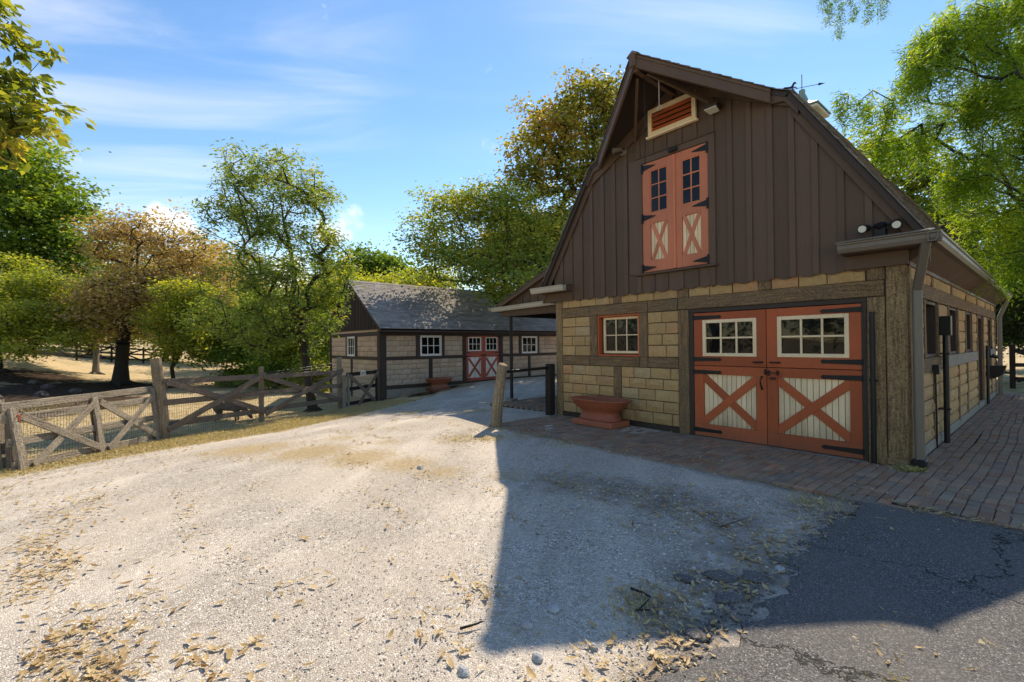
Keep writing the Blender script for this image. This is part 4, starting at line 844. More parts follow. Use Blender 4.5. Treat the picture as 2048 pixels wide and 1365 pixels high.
# lean-to porch on the barn's left side
PY0, PY1 = .66, 11.9; pz = lambda x: 3.56 + .385 * (x + 7.06)
m = MB(); m.prism([(-9.42, PY0 - .08, pz(-9.42)), (-6.15, PY0 - .08, pz(-6.15)), (-6.15, PY0 - .08, pz(-6.15) - .07), (-9.42, PY0 - .08, pz(-9.42) - .07)], (0, PY1 - PY0 + .1, 0)); pr = m.build('porch_roof', M_BROWN, barn, 0)
uu = Vector((1, 0, .385)).normalized(); shingles('shingles', (-9.46, PY0 - .12, pz(-9.46) + .004), (0, 1, 0), uu, PY1 - PY0 + .2, 3.5, .15, (.15, .3), M_SHINGLE, pr, seed=21)
MB().prism([(-9.42, PY0 - .11, pz(-9.42) - .0), (-6.2, PY0 - .11, pz(-6.2) - .0), (-6.2, PY0 - .11, pz(-6.2) - .15), (-9.42, PY0 - .11, pz(-9.42) - .10)], (0, .03, 0)).build('porch_rake', M_BROWN, barn, .003)
x = -9.10; 
while x < -6.3:
    e = min(x + .3, -6.26); MB().prism([(x, PY0 + .04, 2.66), (e, PY0 + .04, 2.66), (e, PY0 + .04, pz(e) - .07), (x, PY0 + .04, pz(x) - .07)], (0, .02, 0)).build('siding_board', M_BROWN, barn)
    MB().prism([(e - .05, PY0 + .018, 2.70), (e, PY0 + .018, 2.70), (e, PY0 + .018, pz(e) - .15), (e - .05, PY0 + .018, pz(e) - .17)], (0, .022, 0)).build('batten', M_BROWN, barn); x += .3
gutter((-9.55, PY0 - .16, 2.70), (-6.3, PY0 - .16, 2.76), (0, -1, 0), M_GUTL, barn)
gutter((-9.54, PY0 - .16, 2.70), (-9.54, PY1, 2.70), (-1, 0, 0), M_GUT, barn)
box('porch_beam', -9.12, -6.26, PY0 + .02, PY0 + .16, 2.44, 2.66, M_BROWN, barn, .006); box('porch_beam', -9.06, -8.92, PY0 + .16, PY1, 2.44, 2.60, M_DBROWN, barn, .004)
for y in (.84, 4.4, 8.0, 11.6):
    MB().tube([(-8.88, y, .1), (-8.88, y, 2.45)], .048, 10).build('porch_post', M_BLACK, barn); MB().box(-9.02, -8.75, y - .13, y + .13, -.05, .11).build('post_base', M_CONC, barn, .015)

# ------------------------------------------------------------------ shed
shed = thing('shed', 'low half-timbered block shed with grey shingle roof, white windows and small red double doors', 'shed', (-18.8, .1, -.5))
XS, YS = -16.0, .10
SC2 = [(z0, z0 + .21) for z0 in (-.6, -.39, -.18)] + [(.05, .26), (.26, .47), (.47, .68), (.68, .88), (.88, 1.07)] + [(1.195, 1.41), (1.41, 1.625), (1.625, 1.84), (1.84, 2.05)]
DOOR = (4.15, 6.08, -.02, 2.13); W1 = (1.84, 2.87, 1.195, 2.06); W2 = (7.48, 8.52, 1.195, 2.05)
posts_hi = [(1.66, 1.84), (2.87, 3.03), (3.98, 4.15), (6.08, 6.28), (7.31, 7.48), (8.52, 8.68)]; posts_lo = [(2.265, 2.425), (3.98, 4.15), (6.08, 6.28), (7.91, 8.07), (10.3, 10.5)]
sk = [(YS, .34, -1, 3), (0, 20, -1.5, .04)] + [(a, b, 1.19, 2.06) for a, b in posts_hi] + [(a, b, -.1, 1.08) for a, b in posts_lo] + [W1, W2, DOOR]
lay = layout(.34, 10.8, SC2[3:], sk, 31)
gsk = [(-16.25, -16, -1, 3), (-19.62, -18.32, 1.19, 2.06), (-19.07, -18.86, -1, 1.08)]
glay = layout(-21.5, -16.22, SC2, gsk, 33)
place_blocks(lay, '+x', XS + .002, M_SBLOCK, M_SBLOCKI, shed, 185, lambda l: l[0]); place_blocks(glay, '-y', YS - .002, M_SBLOCK, M_SBLOCKI, shed, 115, lambda l: -l[0] * 1 - (l[1] > 0) * 10)
wallcore(YS, 13.6, -.8, 2.30, [W1, W2, DOOR], .02, .3, 'y', XS, 'long_wall', M_SMORTAR, shed)
wallcore(-21.7, -16.02, -1, 2.45, [(-19.42, -18.54, 1.195, 2.06)], .02, .25, 'x', YS, 'gable_wall', M_SMORTAR, shed)
MB().box(-21.7, -16.05, 13.3, 13.6, -.8, 2.4).box(-21.7, -21.45, .35, 13.3, -.8, 2.3).build('rear_walls', M_SMORTAR, shed)
box('footing', XS - .02, XS + .03, .34, 13.6, -.45, -.095, M_CONC, shed, .01)
def st(p0, p1, w, h, n): beam('timber', p0, p1, w, h, M_SHEDWOOD, shed, .006, 0, nrm=n)
st((XS, .22, -.75), (XS, .22, 2.25), .07, .235, (1, 0, 0)); st((-16.12, YS, -.75), (-16.12, YS, 2.25), .07, .235, (0, -1, 0)); st((-21.62, YS, -.9), (-21.62, YS, 2.3), .07, .17, (0, -1, 0))
for (a, b) in ((.34, 4.15), (6.08, 13.6)): st((XS, a, -.025), (XS, b, -.025), .07, .14, (1, 0, 0))
st((XS, .34, 2.13), (XS, 13.6, 2.13), .07, .15, (1, 0, 0))
for a, b in ((.34, 3.98), (6.28, 13.6)): st((XS, a, 1.13), (XS, b, 1.13), .066, .12, (1, 0, 0))
for a, b in posts_hi: st((XS, (a + b) / 2, 1.195 if b < 3.5 or a > 6.5 else 1.0), (XS, (a + b) / 2, 2.053), .07, b - a, (1, 0, 0))
for a, b in posts_lo: st((XS, (a + b) / 2, .05), (XS, (a + b) / 2, 1.07), .07, b - a, (1, 0, 0))
for a, b in ((-21.53, -16.24),): st((a, YS, 2.13), (b, YS, 2.13), .066, .15, (0, -1, 0)); st((a, YS, 1.13), (b, YS, 1.13), .066, .12, (0, -1, 0))
for a, b in ((-19.62, -19.42), (-18.54, -18.32)): st(((a + b) / 2, YS, 1.195), ((a + b) / 2, YS, 2.053), .07, b - a, (0, -1, 0))
st((-18.96, YS, -.8), (-18.96, YS, 1.07), .06, .19, (0, -1, 0))
# flush beam band above the top rail
box('lintel_band', -21.5, -16.24, YS - .01, YS + .03, 2.205, 2.36, M_SBLOCK, shed, 0)
# windows
for (a, b, c, d) in (W1, W2):
    m = MB(); frame4(m, a, b, c, d, .055, XS - .06, XS + .045, 'y'); w = m.build('window', M_WHITE, shed, .003)
    sash(w, a + .055, b - .055, c + .055, d - .055, 3, 2, XS + .02, M_WHITE, 'y', t=.03, mt=.028, d=.04, sgn=-1)
m = MB(); frame4(m, -19.42, -18.54, 1.197, 2.058, .055, YS - .045, YS + .06); w = m.build('window', M_WHITE, shed, .003); sash(w, -19.365, -18.595, 1.25, 2.0, 3, 2, YS - .02, M_WHITE, t=.03, mt=.028, d=.04)
# doors
box('door_head', XS - .06, XS + .01, 4.15, 6.08, 2.10, 2.205, M_SHEDRED, shed, .003)
def sdoor(y0, y1, sg):
    wz0, wz1 = 1.36, 2.0; px0, px1, pz0, pz1 = y0 + .14, y1 - .12, .15, 1.08; m = MB(); xa, xb = XS - .05, XS + .0
    m.box(xa, xb, y0, px0, .02, 2.10).box(xa, xb, px1, y1, .02, 2.10).box(xa, xb, px0, px1, wz1, 2.10).box(xa, xb, px0, px1, pz1, wz0).box(xa, xb, px0, px1, .02, pz0)
    d = m.build('shed_door', M_SHEDRED, shed, .003); sash(d, px0 - .02, px1 + .0, wz0, wz1, 3, 2, XS + .015, M_WHITE, 'y', t=.05, mt=.025, d=.035, sgn=-1)
    y = px0
    while y < px1 - .01: e = min(y + .11, px1); MB().box(XS - .04, XS - .02, y + .002, e - .002, pz0, pz1).build('plank', M_WHITE, d, .003); y = e
    for s in (1, -1): beam('cross_brace', (XS - .012 + .003 * s, px0 + .02, pz0 + .05 if s > 0 else pz1 - .05), (XS - .012 + .003 * s, px1 - .02, pz1 - .05 if s > 0 else pz0 + .05), .02, .10, M_SHEDRED, d, .002, nrm=(1, 0, 0))
    xh = y0 if sg > 0 else y1
    for z in (2.03, 1.28, 1.12, .1): MB().prism([(XS + .002, xh, z - .025), (XS + .002, xh + sg * .28, z - .008), (XS + .002, xh + sg * .28, z + .008), (XS + .002, xh, z + .025)], (.01, 0, 0)).build('hinge', M_BLACK, d)
    MB().box(XS + .002, XS + .03, (y1 - .12 if sg > 0 else y0 + .02), (y1 - .02 if sg > 0 else y0 + .12), 1.14, 1.2).build('latch', M_BLACK, d)
sdoor(4.155, 5.125, 1); sdoor(5.135, 6.075, -1)
box('threshold', XS - .1, XS + .06, 4.15, 6.08, -.12, .015, M_SHEDWOOD, shed, .005)
# gable siding
AX, AZ, SE = -18.86, 4.50, 3.26
sz = lambda x: AZ - (AZ - 2.33) * abs(x - AX) / SE
x = -21.9
while x < -15.9:
    e = x + .17; p = []
    for i in range(5): t = i / 4; p.append((x + .17 * t, 2.33 - .035 * math.sin(math.pi * t)))
    ups = [e] + ([AX] if x < AX < e else []) + [x]; p += [(u, max(sz(u) - .06, 2.34)) for u in ups]
    MB().prism([(u, YS - .05, z) for u, z in p], (0, .02, 0)).build('siding_board', M_SHEDWOOD, shed)
    if sz(e - .02) > 2.55: MB().prism([(e - .045, YS - .075, 2.32), (e, YS - .075, 2.32), (e, YS - .075, sz(e) - .1), (e - .045, YS - .075, sz(e - .045) - .1)], (0, .025, 0)).build('batten', M_SHEDWOOD, shed)
    x = e
MB().prism([(-21.9, YS, 2.35), (-15.8, YS, 2.35), (AX, YS, AZ - .1)], (0, .02, 0)).build('gable_backing', M_SHEDWOOD, shed)
for s in (1, -1):
    xe = AX + s * SE; rf = MB().prism([(AX, -.06, AZ), (xe, -.06, 2.33), (xe, -.06, 2.26), (AX, -.06, AZ - .07)], (0, 13.9, 0)).build('roof', M_SHEDWOOD, shed)
    u = Vector((-s * SE, 0, AZ - 2.33)); shingles('shingles', (xe + s * .03, -.10, 2.33 - .01), (0, 1, 0), u.normalized(), 14.0, u.length + .02, .145, (.28, .34), M_SSHINGLE, rf, thk=.011, seed=40 + s, jag=.004)
    MB().prism([(AX, -.085, AZ + .0), (xe + s * .02, -.085, 2.33), (xe + s * .02, -.085, 2.18), (AX, -.085, AZ - .13)], (0, .025, 0)).build('rake_board', M_SHEDWOOD, shed)
MB().prism([(AX - .12, -.11, AZ - .04), (AX, -.11, AZ + .045), (AX + .12, -.11, AZ - .04)], (0, 14.0, 0)).build('ridge_cap', M_SSHINGLE, shed)
box('fascia', XS + .35, XS + .40, -.05, 13.8, 2.18, 2.31, M_SHEDWOOD, shed, .003); box('soffit', XS - .0, XS + .36, -.03, 13.8, 2.205, 2.225, M_SHEDWOOD, shed, 0)

# ------------------------------------------------------------------ troughs, hitching rail
def trough(name, label, loc, rot, sc, zs=1):
    o = thing(name, label, 'planter', loc); prof = [(.43, .25, .00), (.47, .28, .02), (.47, .28, .12), (.43, .245, .135)]
    m = MB(); m.box(-.50, .50, -.30, .30, 0, .12); pl = m.mesh('plinth', .02)
    P = [(.46, .25, .115), (.45, .24, .16), (.42, .215, .20), (.40, .20, .26), (.42, .21, .31), (.50, .26, .36), (.58, .31, .44), (.63, .34, .51), (.66, .36, .535), (.66, .36, .55), (.60, .31, .55), (.58, .29, .50), (.40, .18, .49)]
    vs = []; fs = []; N = 32
    for (a, b, z) in P:
        for k in range(N):
            t = 2 * math.pi * k / N; c, s_ = math.cos(t), math.sin(t); e = .72; vs.append((a * math.copysign(abs(c) ** e, c), b * math.copysign(abs(s_) ** e, s_), z))
    for i in range(len(P) - 1):
        for k in range(N): fs.append((i * N + k, i * N + (k + 1) % N, (i + 1) * N + (k + 1) % N, (i + 1) * N + k))
    fs.append(tuple((len(P) - 1) * N + k for k in range(N))); fs.append(tuple(range(N - 1, -1, -1))); bo = MB().add(vs, fs).mesh('bowl', 0, True)
    for me, nm in ((pl, 'plinth'), (bo, 'bowl')):
        q = bpy.data.objects.new(nm, me); me.materials.append(M_TROUGH); COL.objects.link(q); q.parent = o
    o.rotation_euler = (0, 0, rot); o.scale = (sc, sc, sc * zs)
    q = random.Random(5); m = MB()
    for _ in range(14):
        x, y = q.uniform(-.42, .42), q.uniform(-.17, .17); a = q.uniform(0, 6); m.prism([(x, y, .50), (x + .06 * math.cos(a), y + .06 * math.sin(a), .515), (x + .03 * math.cos(a + .8), y + .03 * math.sin(a + .8), .52)], (0, 0, .003))
    me = m.mesh('leaf_litter'); me.materials.append(L_DRY); l = bpy.data.objects.new('leaf_litter', me); COL.objects.link(l); l.parent = o; l['kind'] = 'stuff'; return o
trough('planter_trough', 'terracotta-red pedestal trough standing on the brick walk under the barn window', (-4.66, -.42, .03), 0, 1.0, .95)
trough('planter_trough', 'dark red pedestal trough standing beside the shed wall left of its doors', (-15.45, 2.42, -.24), math.pi / 2, .92, 1.0)
hr = thing('hitching_rail', 'black pipe hitching rail between leaning round post and square post by barn corner', 'hitching rail', (-6.1, -1.0, 0))
m = MB(); m.tube([(-6.07, -1.95, -.1), (-6.03, -1.93, .4), (-5.97, -1.91, .8), (-5.91, -1.90, 1.18), (-5.885, -1.89, 1.25), (-5.88, -1.89, 1.262)], [.115, .110, .105, .10, .09, .05], 12); m.build('post', M_POSTL, hr, smooth=False, label='rounded leaning post with a pale top')
beam('post', (-6.34, -.14, -.1), (-6.33, -.14, 1.19), .18, .18, M_FENCED, hr, .02, .006, label='square dark post')
m = MB(); m.tube([(-5.90, -1.84, 1.10), (-6.33, -.2, 1.10)], .03, 8); m.build('rail', M_BLACK, hr)

# ------------------------------------------------------------------ fences
def mesh_wire(parent, a, b, h0, h1, du=.06, dv=.075, r=.0022, off=0):
    """wire mesh between ground points a and b (3d), from h0 to h1 above the ground"""
    a, b = Vector(a), Vector(b); L = (b - a).length; m = MB(); d = (b - a) / L; n = int(L / du)
    def bar(p, q):
        e = (q - p).normalized(); s = e.cross(Vector((0.3, .8, .2))).normalized() * r; t = e.cross(s).normalized() * r
        m.add([p + s, p - s * .5 + t, p - s * .5 - t, q + s, q - s * .5 + t, q - s * .5 - t], [(0, 1, 4, 3), (1, 2, 5, 4), (2, 0, 3, 5)])
    for i in range(n + 1): p = a + d * (i * du); bar(p + Vector((0, 0, h0)), p + Vector((0, 0, h1)))
    k = int((h1 - h0) / dv)
    for j in range(k + 1): z = Vector((0, 0, h0 + j * dv)); bar(a + z, b + z)
    me = bpy.data.meshes.new('wire_mesh'); me.from_pydata(m.v, [], m.f); return link('wire_mesh', me, M_WIRE, parent, kind='stuff')
P1, P2, P3 = [Vector((x, y, g1(x, y))) for x, y in ((-11.67, -6.99), (-13.55, -4.62), (-15.10, -1.83))]
fn = thing('rail_fence', 'weathered brown crossed-board fence with wire mesh between the tall round post and small gate', 'fence', tuple(P1))
m = MB(); m.tube([P1 + Vector((.02, .02, -.2)), P1 + Vector((0, 0, .6)), P1 + Vector((-.05, -.06, 1.25)), P1 + Vector((-.09, -.11, 1.80))], [.125, .115, .11, .105], 12); m.build('post', M_POSTL, fn, label='tall round peeled pole')
beam('post', P2 + Vector((0, 0, -.2)), P2 + Vector((0, 0, 1.58)), .12, .12, M_POSTL, fn, .01, .004); beam('post', P3 + Vector((0, 0, -.2)), P3 + Vector((-.02, 0, 1.80)), .13, .13, M_FENCE, fn, .01, .004)
P3b = P3 + Vector((.14, .10, 0)); beam('post', P3b + Vector((0, 0, -.2)), P3b + Vector((0, 0, 1.17)), .13, .13, M_FENCE, fn, .01, .004, label='short grey post beside the corner post')
for A, B in ((P1, P2), (P2, P3)):
    d = (B - A).normalized(); n = d.cross(Vector((0, 0, 1))); n = n if n.x > 0 else -n; o1 = n * .085; o2 = n * .125; e = d * .04
    for h in (.33, .83, 1.29): beam('rail', A + o1 - e + Vector((0, 0, h + random.gauss(0, .01))), B + o1 + e * .5 + Vector((0, 0, h + random.gauss(0, .01))), .035, .135, M_FENCE2, fn, .005, .004, nrm=n)
    beam('cross_board', A + o2 + Vector((0, 0, 1.30)), B + o2 + Vector((0, 0, .30)), .03, .14, M_FENCE2, fn, .005, .004, nrm=n)
    beam('cross_board', A + o2 + n * .032 + Vector((0, 0, .22)), B + o2 + n * .032 + Vector((0, 0, 1.36)), .03, .14, M_FENCE2, fn, .005, .004, nrm=n)
    mesh_wire(fn, A - n * .07, B - n * .07, .02, 1.22)
m = MB()
for k in range(3): m.tube([P2 + Vector((0, 0, 1.28 + .05 * k)), P3 + Vector((-.1, 0, 1.42 + .10 * k))], .006, 4)
m.build('wire_strand', M_WIRE, fn)
# small gate between the fence corner and the shed
G0 = P3b + Vector((-.08, .12, 0)); G1 = Vector((-15.93, -.06, g1(-15.9, -.1))); sg_ = thing('small_gate', 'narrow weathered wire-mesh gate with a white sign, hung against the shed corner', 'gate', tuple(G0))
dG = (G1 - G0); n = dG.normalized().cross(Vector((0, 0, 1))); n = n if n.x > 0 else -n; zv = lambda h: Vector((0, 0, h))
for h in (1.18, .66, .14): beam('rail', G0 + zv(h), G1 + zv(h), .035, .13, M_FENCE2 if h < 1 else M_FENCED, sg_, .005, .003, nrm=n)
beam('stile', G0 + dG * .03 + n * .035 + zv(.05), G0 + dG * .03 + n * .035 + zv(1.22), .03, .12, M_FENCE, sg_, .005, .003, nrm=n); beam('stile', G0 + dG * .93 + n * .035 + zv(.05), G0 + dG * .93 + n * .035 + zv(1.25), .03, .12, M_FENCED, sg_, .005, .003, nrm=n)
beam('cross_board', G0 + dG * .06 + n * .07 + zv(1.14), G0 + dG * .86 + n * .07 + zv(.08), .03, .13, M_FENCE2, sg_, .005, .003, nrm=n); beam('cross_board', G0 + dG * .28 + n * .10 + zv(.02), G0 + dG * .95 + n * .10 + zv(1.18), .03, .13, M_FENCE2, sg_, .005, .003, nrm=n)
mesh_wire(sg_, G0 - n * .03, G1 - n * .03, .04, 1.12)
sc_ = G0 + dG * .47 + n * .06; dd = dG.normalized()
def splate(u0, u1, z0, z1, off, t, name, mat, par):
    return MB().prism([tuple(sc_ + n * off + dd * u + zv(z)) for u, z in ((u0, z0), (u1, z0), (u1, z1), (u0, z1))], tuple(n * t)).build(name, mat, par)
M_SIGNR = flat('sign_red', (.35, .06, .05), (.42, .08, .06)); M_SIGNT = flat('sign_grey_print', (.14, .14, .17), (.20, .19, .22))
sp = splate(-.16, .16, 1.09, 1.24, 0, .006, 'sign', M_WHITE, sg_); MB().prism([tuple(sc_ + dd * u + zv(z)) for u, z in ((-.13, 1.24), (.13, 1.24), (.10, 1.285), (0, 1.30), (-.10, 1.285))], tuple(n * .006)).build('sign_top', M_WHITE, sp)
splate(-.10, .12, 1.213, 1.230, .007, .002, 'red_stripe', M_SIGNR, sp)
for (a, b, z) in ((-.12, -.09, 1.125), (-.07, -.02, 1.18), (0, .04, 1.18), (.07, .12, 1.185), (-.06, .0, 1.145), (.03, .06, 1.145), (.09, .12, 1.155)): splate(a, b, z, z + .014, .007, .002, 'print', M_SIGNT, sp)
# field gate in the foreground, leaning outward
A0 = Vector((-8.95, -8.90, g1(-8.95, -8.9))); B0 = Vector((-11.59, -7.07, g1(-11.59, -7.07))); LN = Vector((-.6445, -.7646, 0))
gt = thing('field_gate', 'wide grey weathered gate with two crossed bays, sagging in the left foreground', 'gate', tuple(A0))
d = (B0 - A0).normalized(); n = d.cross(Vector((0, 0, 1))); n = n if n.x > 0 else -n
def gp(t, h, off): return A0 + (B0 - A0) * t + LN * (.19 * h) * (1 - .35 * t) + n * off + Vector((0, 0, h * 1.0))
for (ha, hb) in ((.97, 1.13), (.79, .90), (.43, .50), (.08, .08)): beam('rail', gp(-.02, ha, 0), gp(1.0, hb, 0), .04, .125, M_FENCE, gt, .006, .005, nrm=n)
for t, ht_ in ((.02, .95), (.50, 1.04), (.985, 1.16)): beam('stile', gp(t, -.03, .045), gp(t, ht_, .045), .04, .14, M_FENCE, gt, .006, .005, nrm=n)
beam('stile', gp(.515, -.02, -.05), gp(.515, 1.02, -.05), .04, .13, M_FENCE2, gt, .006, .005, nrm=n)
for (t0, h0, t1, h1, o_) in ((.04, .83, .48, .10, .085), (.07, .04, .49, .92, .055), (.53, .95, .97, .12, .055), (.53, .06, .98, 1.02, .085)): beam('cross_board', gp(t0, h0, o_), gp(t1, h1, o_), .03, .12, M_FENCE, gt, .006, .005, nrm=n)
w = mesh_wire(gt, A0 + LN * .08 - n * .04, B0 + LN * .08 - n * .04, .08, .85)
m = MB(); c0 = gp(.03, .80, .07)
m.tube([c0 + Vector((-.06, .02, .02)), c0 + Vector((0, 0, .04)), c0 + Vector((.05, .03, .03)), c0 + Vector((.06, .02, -.05))], .008, 5); m.build('orange_cord', painted('orange_cord', (.8, .12, .03)), gt)
# fence piece at the very left
C0 = Vector((-9.50, -9.12, g1(-9.5, -9.12))); C1 = Vector((-13.2, -13.5, g1(-13.2, -13.5)))
f2 = thing('rail_fence', 'grey weathered fence end with a tall leaning post at the left edge', 'fence', tuple(C0))
beam('post', C0 + Vector((.02, .02, -.15)), C0 + LN * .10 + Vector((0, 0, 1.08)), .13, .15, M_FENCE, f2, .006, .005, nrm=n); beam('post', C0 + Vector((.16, .14, -.15)), C0 + LN * .02 + Vector((.10, .12, .90)), .10, .13, M_FENCE2, f2, .006, .005, nrm=n)
for h in (.95, .55, .15): beam('rail', C0 + Vector((0, 0, h)), C1 + Vector((0, 0, h + .1)), .035, .13, M_FENCE, f2, .006, .005)
for h in (.95,): beam('rail', C0 + Vector((.1, .1, h + .02)), gp(.03, .92, -.05), .035, .13, M_FENCE, f2, .006, .005)
def longfence(pts, h, label, nrails=3, mat=M_FENCED, cross=True, cat='fence'):
    r = thing('rail_fence', label, cat, (pts[0][0], pts[0][1], g1(*pts[0])))
    for i, (x, y) in enumerate(pts):
        z = g1(x, y); beam('post', (x, y, z - .2), (x, y, z + h + .18), .14, .14, mat, r, .008)
    for (a, b) in zip(pts, pts[1:]):
        za, zb = g1(*a), g1(*b)
        for k in range(nrails): hh = h * (.25 + .72 * k / (nrails - 1)); beam('rail', (a[0] + .06, a[1] - .06, za + hh), (b[0] + .06, b[1] - .06, zb + hh), .04, .13, mat, r, .005)
        if cross:
            for s in (0, 1): beam('cross_board', (a[0] + .1 + .03 * s, a[1] - .1, za + h * (.2 + .75 * s)), (b[0] + .1 + .03 * s, b[1] - .1, zb + h * (.95 - .75 * s)), .03, .12, mat, r, .005)
    return r
longfence([(-41.5, -16.5), (-43.2, -14.0), (-45.2, -12.3), (-47.2, -10.3), (-49.0, -8.3), (-50.9, -6.2), (-52.5, -4.0)], 1.25, 'dark crossed-board fence climbing the far pasture behind the trees at left')
longfence([(-52.5, -1.0), (-51.8, 2.2), (-51, 5.3), (-50, 8.5), (-48.5, 11.5)], 1.2, 'distant dark fence behind the walnut tree, mostly in shade')
longfence([(.18, 15.4), (2.9, 16.2), (5.8, 17.0), (9, 18)], 1.3, 'dark board fence beyond the far end of the barn side walk')

# ------------------------------------------------------------------ trees
def leafcloud(C, T, per, size, asp, spread, droop, up=.4, seed=0, tdir=None, spray=0, fold=.25):
    """C (n,3) cluster centres, T (n,) tint; returns V,F,tint"""
    r = np.random.default_rng(seed); n = len(C) * per; ci = np.repeat(np.arange(len(C)), per)
    off = r.normal(0, 1, (n, 3)) * spread * np.array([1, 1, .5]); cd = r.normal(0, 1, (len(C), 3)); cd[:, 2] *= .3
    if spray: off[:, 2] -= np.abs(r.normal(0, spray, n)); off[:, :2] *= .55
    P = C[ci] + off
    d = r.normal(0, 1, (n, 3)); d[:, :2] += off[:, :2] / (spread + 1e-6) * .7; d = d + cd[ci] * .9; d[:, 2] = d[:, 2] * .45 - droop; d /= np.linalg.norm(d, axis=1)[:, None]
    nn = r.normal(0, .75, (n, 3)); nn[:, 2] += up * 2; s = np.cross(d, nn); s /= np.linalg.norm(s, axis=1)[:, None] + 1e-9; nn = np.cross(s, d)
    L = size * r.uniform(.45, 1.5, n)[:, None]; w = L * asp * .5
    V = np.stack([P, P + d * L * .45 + s * w + nn * w * fold, P + d * L, P + d * L * .45 - s * w + nn * w * fold], 1).reshape(-1, 3)
    F = np.arange(n * 4).reshape(-1, 4); t = np.clip(T[ci] + r.normal(0, .10, n), 0, 1); return V, F, np.repeat(t, 4)
def tubes(A, B, ra, rb, seg=5):
    D = B - A; L = np.linalg.norm(D, axis=1)[:, None] + 1e-9; D = D / L; ref = np.where(np.abs(D[:, 2:3]) < .9, np.array([[0, 0, 1.]]), np.array([[1., 0, 0]])); a = np.cross(D, ref); a /= np.linalg.norm(a, axis=1)[:, None]; b = np.cross(D, a)
    ang = np.arange(seg) * 2 * np.pi / seg; ca, sa = np.cos(ang), np.sin(ang); ring = a[:, None] * ca[None, :, None] + b[:, None] * sa[None, :, None]
    V = np.concatenate([A[:, None] + ring * ra[:, None, None], B[:, None] + ring * rb[:, None, None]], 1); n = len(A); base = (np.arange(n) * 2 * seg)[:, None]
    k = np.arange(seg); F = np.stack([k, (k + 1) % seg, (k + 1) % seg + seg, k + seg], 1); F = (base[:, :, None] + F[None]).reshape(-1, 4); return V.reshape(-1, 3), F
def tree(label, base, top, lobes, leaf, bark=M_BARK, nc=260, per=90, size=.12, asp=.42, spread=.28, droop=.25, tr=.16, seed=1, tint=None, spray=0, tip=.008, name='tree', up=.4, cat='tree', fork=.35, wig=.25, dead=None, group=None, rough_=True, flat_=1.0, root=True, shell=.45):
    r = np.random.default_rng(seed); base = np.array([base[0], base[1], g1(base[0], base[1]) - .1 if len(base) < 3 else base[2]]); top = np.array(top, float)
    th_ = thing(name, label, cat, tuple(base), group)
    vol = np.array([l[3] * l[4] * l[5] for l in lobes]); cnt = np.maximum(5, (nc * vol ** .8 / (vol ** .8).sum()).astype(int)); C = []; T = []
    for l, c in zip(lobes, cnt):
        u = r.normal(0, 1, (c, 3)); u /= np.linalg.norm(u, axis=1)[:, None]; rr = r.uniform(0, 1, c) ** shell; p = u * rr[:, None] * np.array(l[3:6])
        # carve the outline into clumps
        nzv = np.sin(u[:, 0] * 4.1 + l[0]) * np.sin(u[:, 1] * 4.3 + l[1]) + .6 * np.sin(u[:, 2] * 5.7 + l[2] * 3) * np.sin(u[:, 0] * 7 + 1); p *= (1 + .26 * nzv)[:, None]
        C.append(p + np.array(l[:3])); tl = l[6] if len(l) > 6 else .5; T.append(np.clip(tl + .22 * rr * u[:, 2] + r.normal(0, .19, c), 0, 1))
    C = np.concatenate(C); T = np.concatenate(T)
    # skeleton
    nt = 9; tt = np.linspace(0, 1, nt)[:, None]; mid = base + (top - base) * tt + np.concatenate([r.normal(0, wig * .3, (nt, 2)) * np.sin(tt * np.pi) * 1.5, np.zeros((nt, 1))], 1); mid[0] = base
    nodes = [m_ for m_ in mid]; par = [-1] + list(range(nt - 1)); order = np.argsort(np.linalg.norm(C - (base + (top - base) * .45), axis=1)); f0 = max(1, int(nt * fork))
    NP = np.zeros((nt + len(C) * 2 + 5, 3)); NP[:nt] = mid; cnt_ = nt; leafnode = []
    for i in order:
        c = C[i]; cand = NP[f0:cnt_]; dv = np.linalg.norm(cand - c, axis=1) + .55 * np.maximum(0, cand[:, 2] - c[2] + .15); j = int(np.argmin(dv)) + f0; p = NP[j]; dist = np.linalg.norm(c - p)
        if dist > .5:
            q = p + (c - p) * .5 + r.normal(0, .07 * dist, 3) + np.array([0, 0, .06 * dist]); NP[cnt_] = q; par.append(j); j = cnt_; cnt_ += 1
        NP[cnt_] = c; par.append(j); cnt_ += 1
    par = np.array(par); wgt_ = np.ones(cnt_)
    for i in range(cnt_ - 1, 0, -1):
        if par[i] >= 0: wgt_[par[i]] += wgt_[i]
    rad = tip * wgt_ ** .5; k = tr / rad[1]; rad = np.where(wgt_ > 3, rad * (1 + (k - 1) * np.clip((wgt_ - 3) / (wgt_[1] - 3), 0, 1) ** .4), rad)
    ids = np.arange(1, cnt_); A = NP[par[ids]]; B = NP[ids]; ra = np.minimum(rad[par[ids]], rad[ids] * 1.6); rb = rad[ids]
    ra[:nt - 1] = rad[par[ids[:nt - 1]]]
    if root: ra[0] = rad[0] * 1.45
    big = (rb > tr * .28) | (ids < nt); V1, F1 = tubes(A[big], B[big], ra[big], rb[big], 9); V2, F2 = tubes(A[~big], B[~big], ra[~big], rb[~big], 4)
    link('trunk', bigmesh('trunk', V1, F1, bark, smooth=True), None, th_); link('branches', bigmesh('branches', V2, F2, bark), None, th_, kind='stuff')
    V, F, t = leafcloud(C, T, per, size, asp, spread, droop, up, seed + 1, spray=spray); link('crown', bigmesh('crown', V, F, leaf, {'tint': t}), None, th_, kind='stuff')
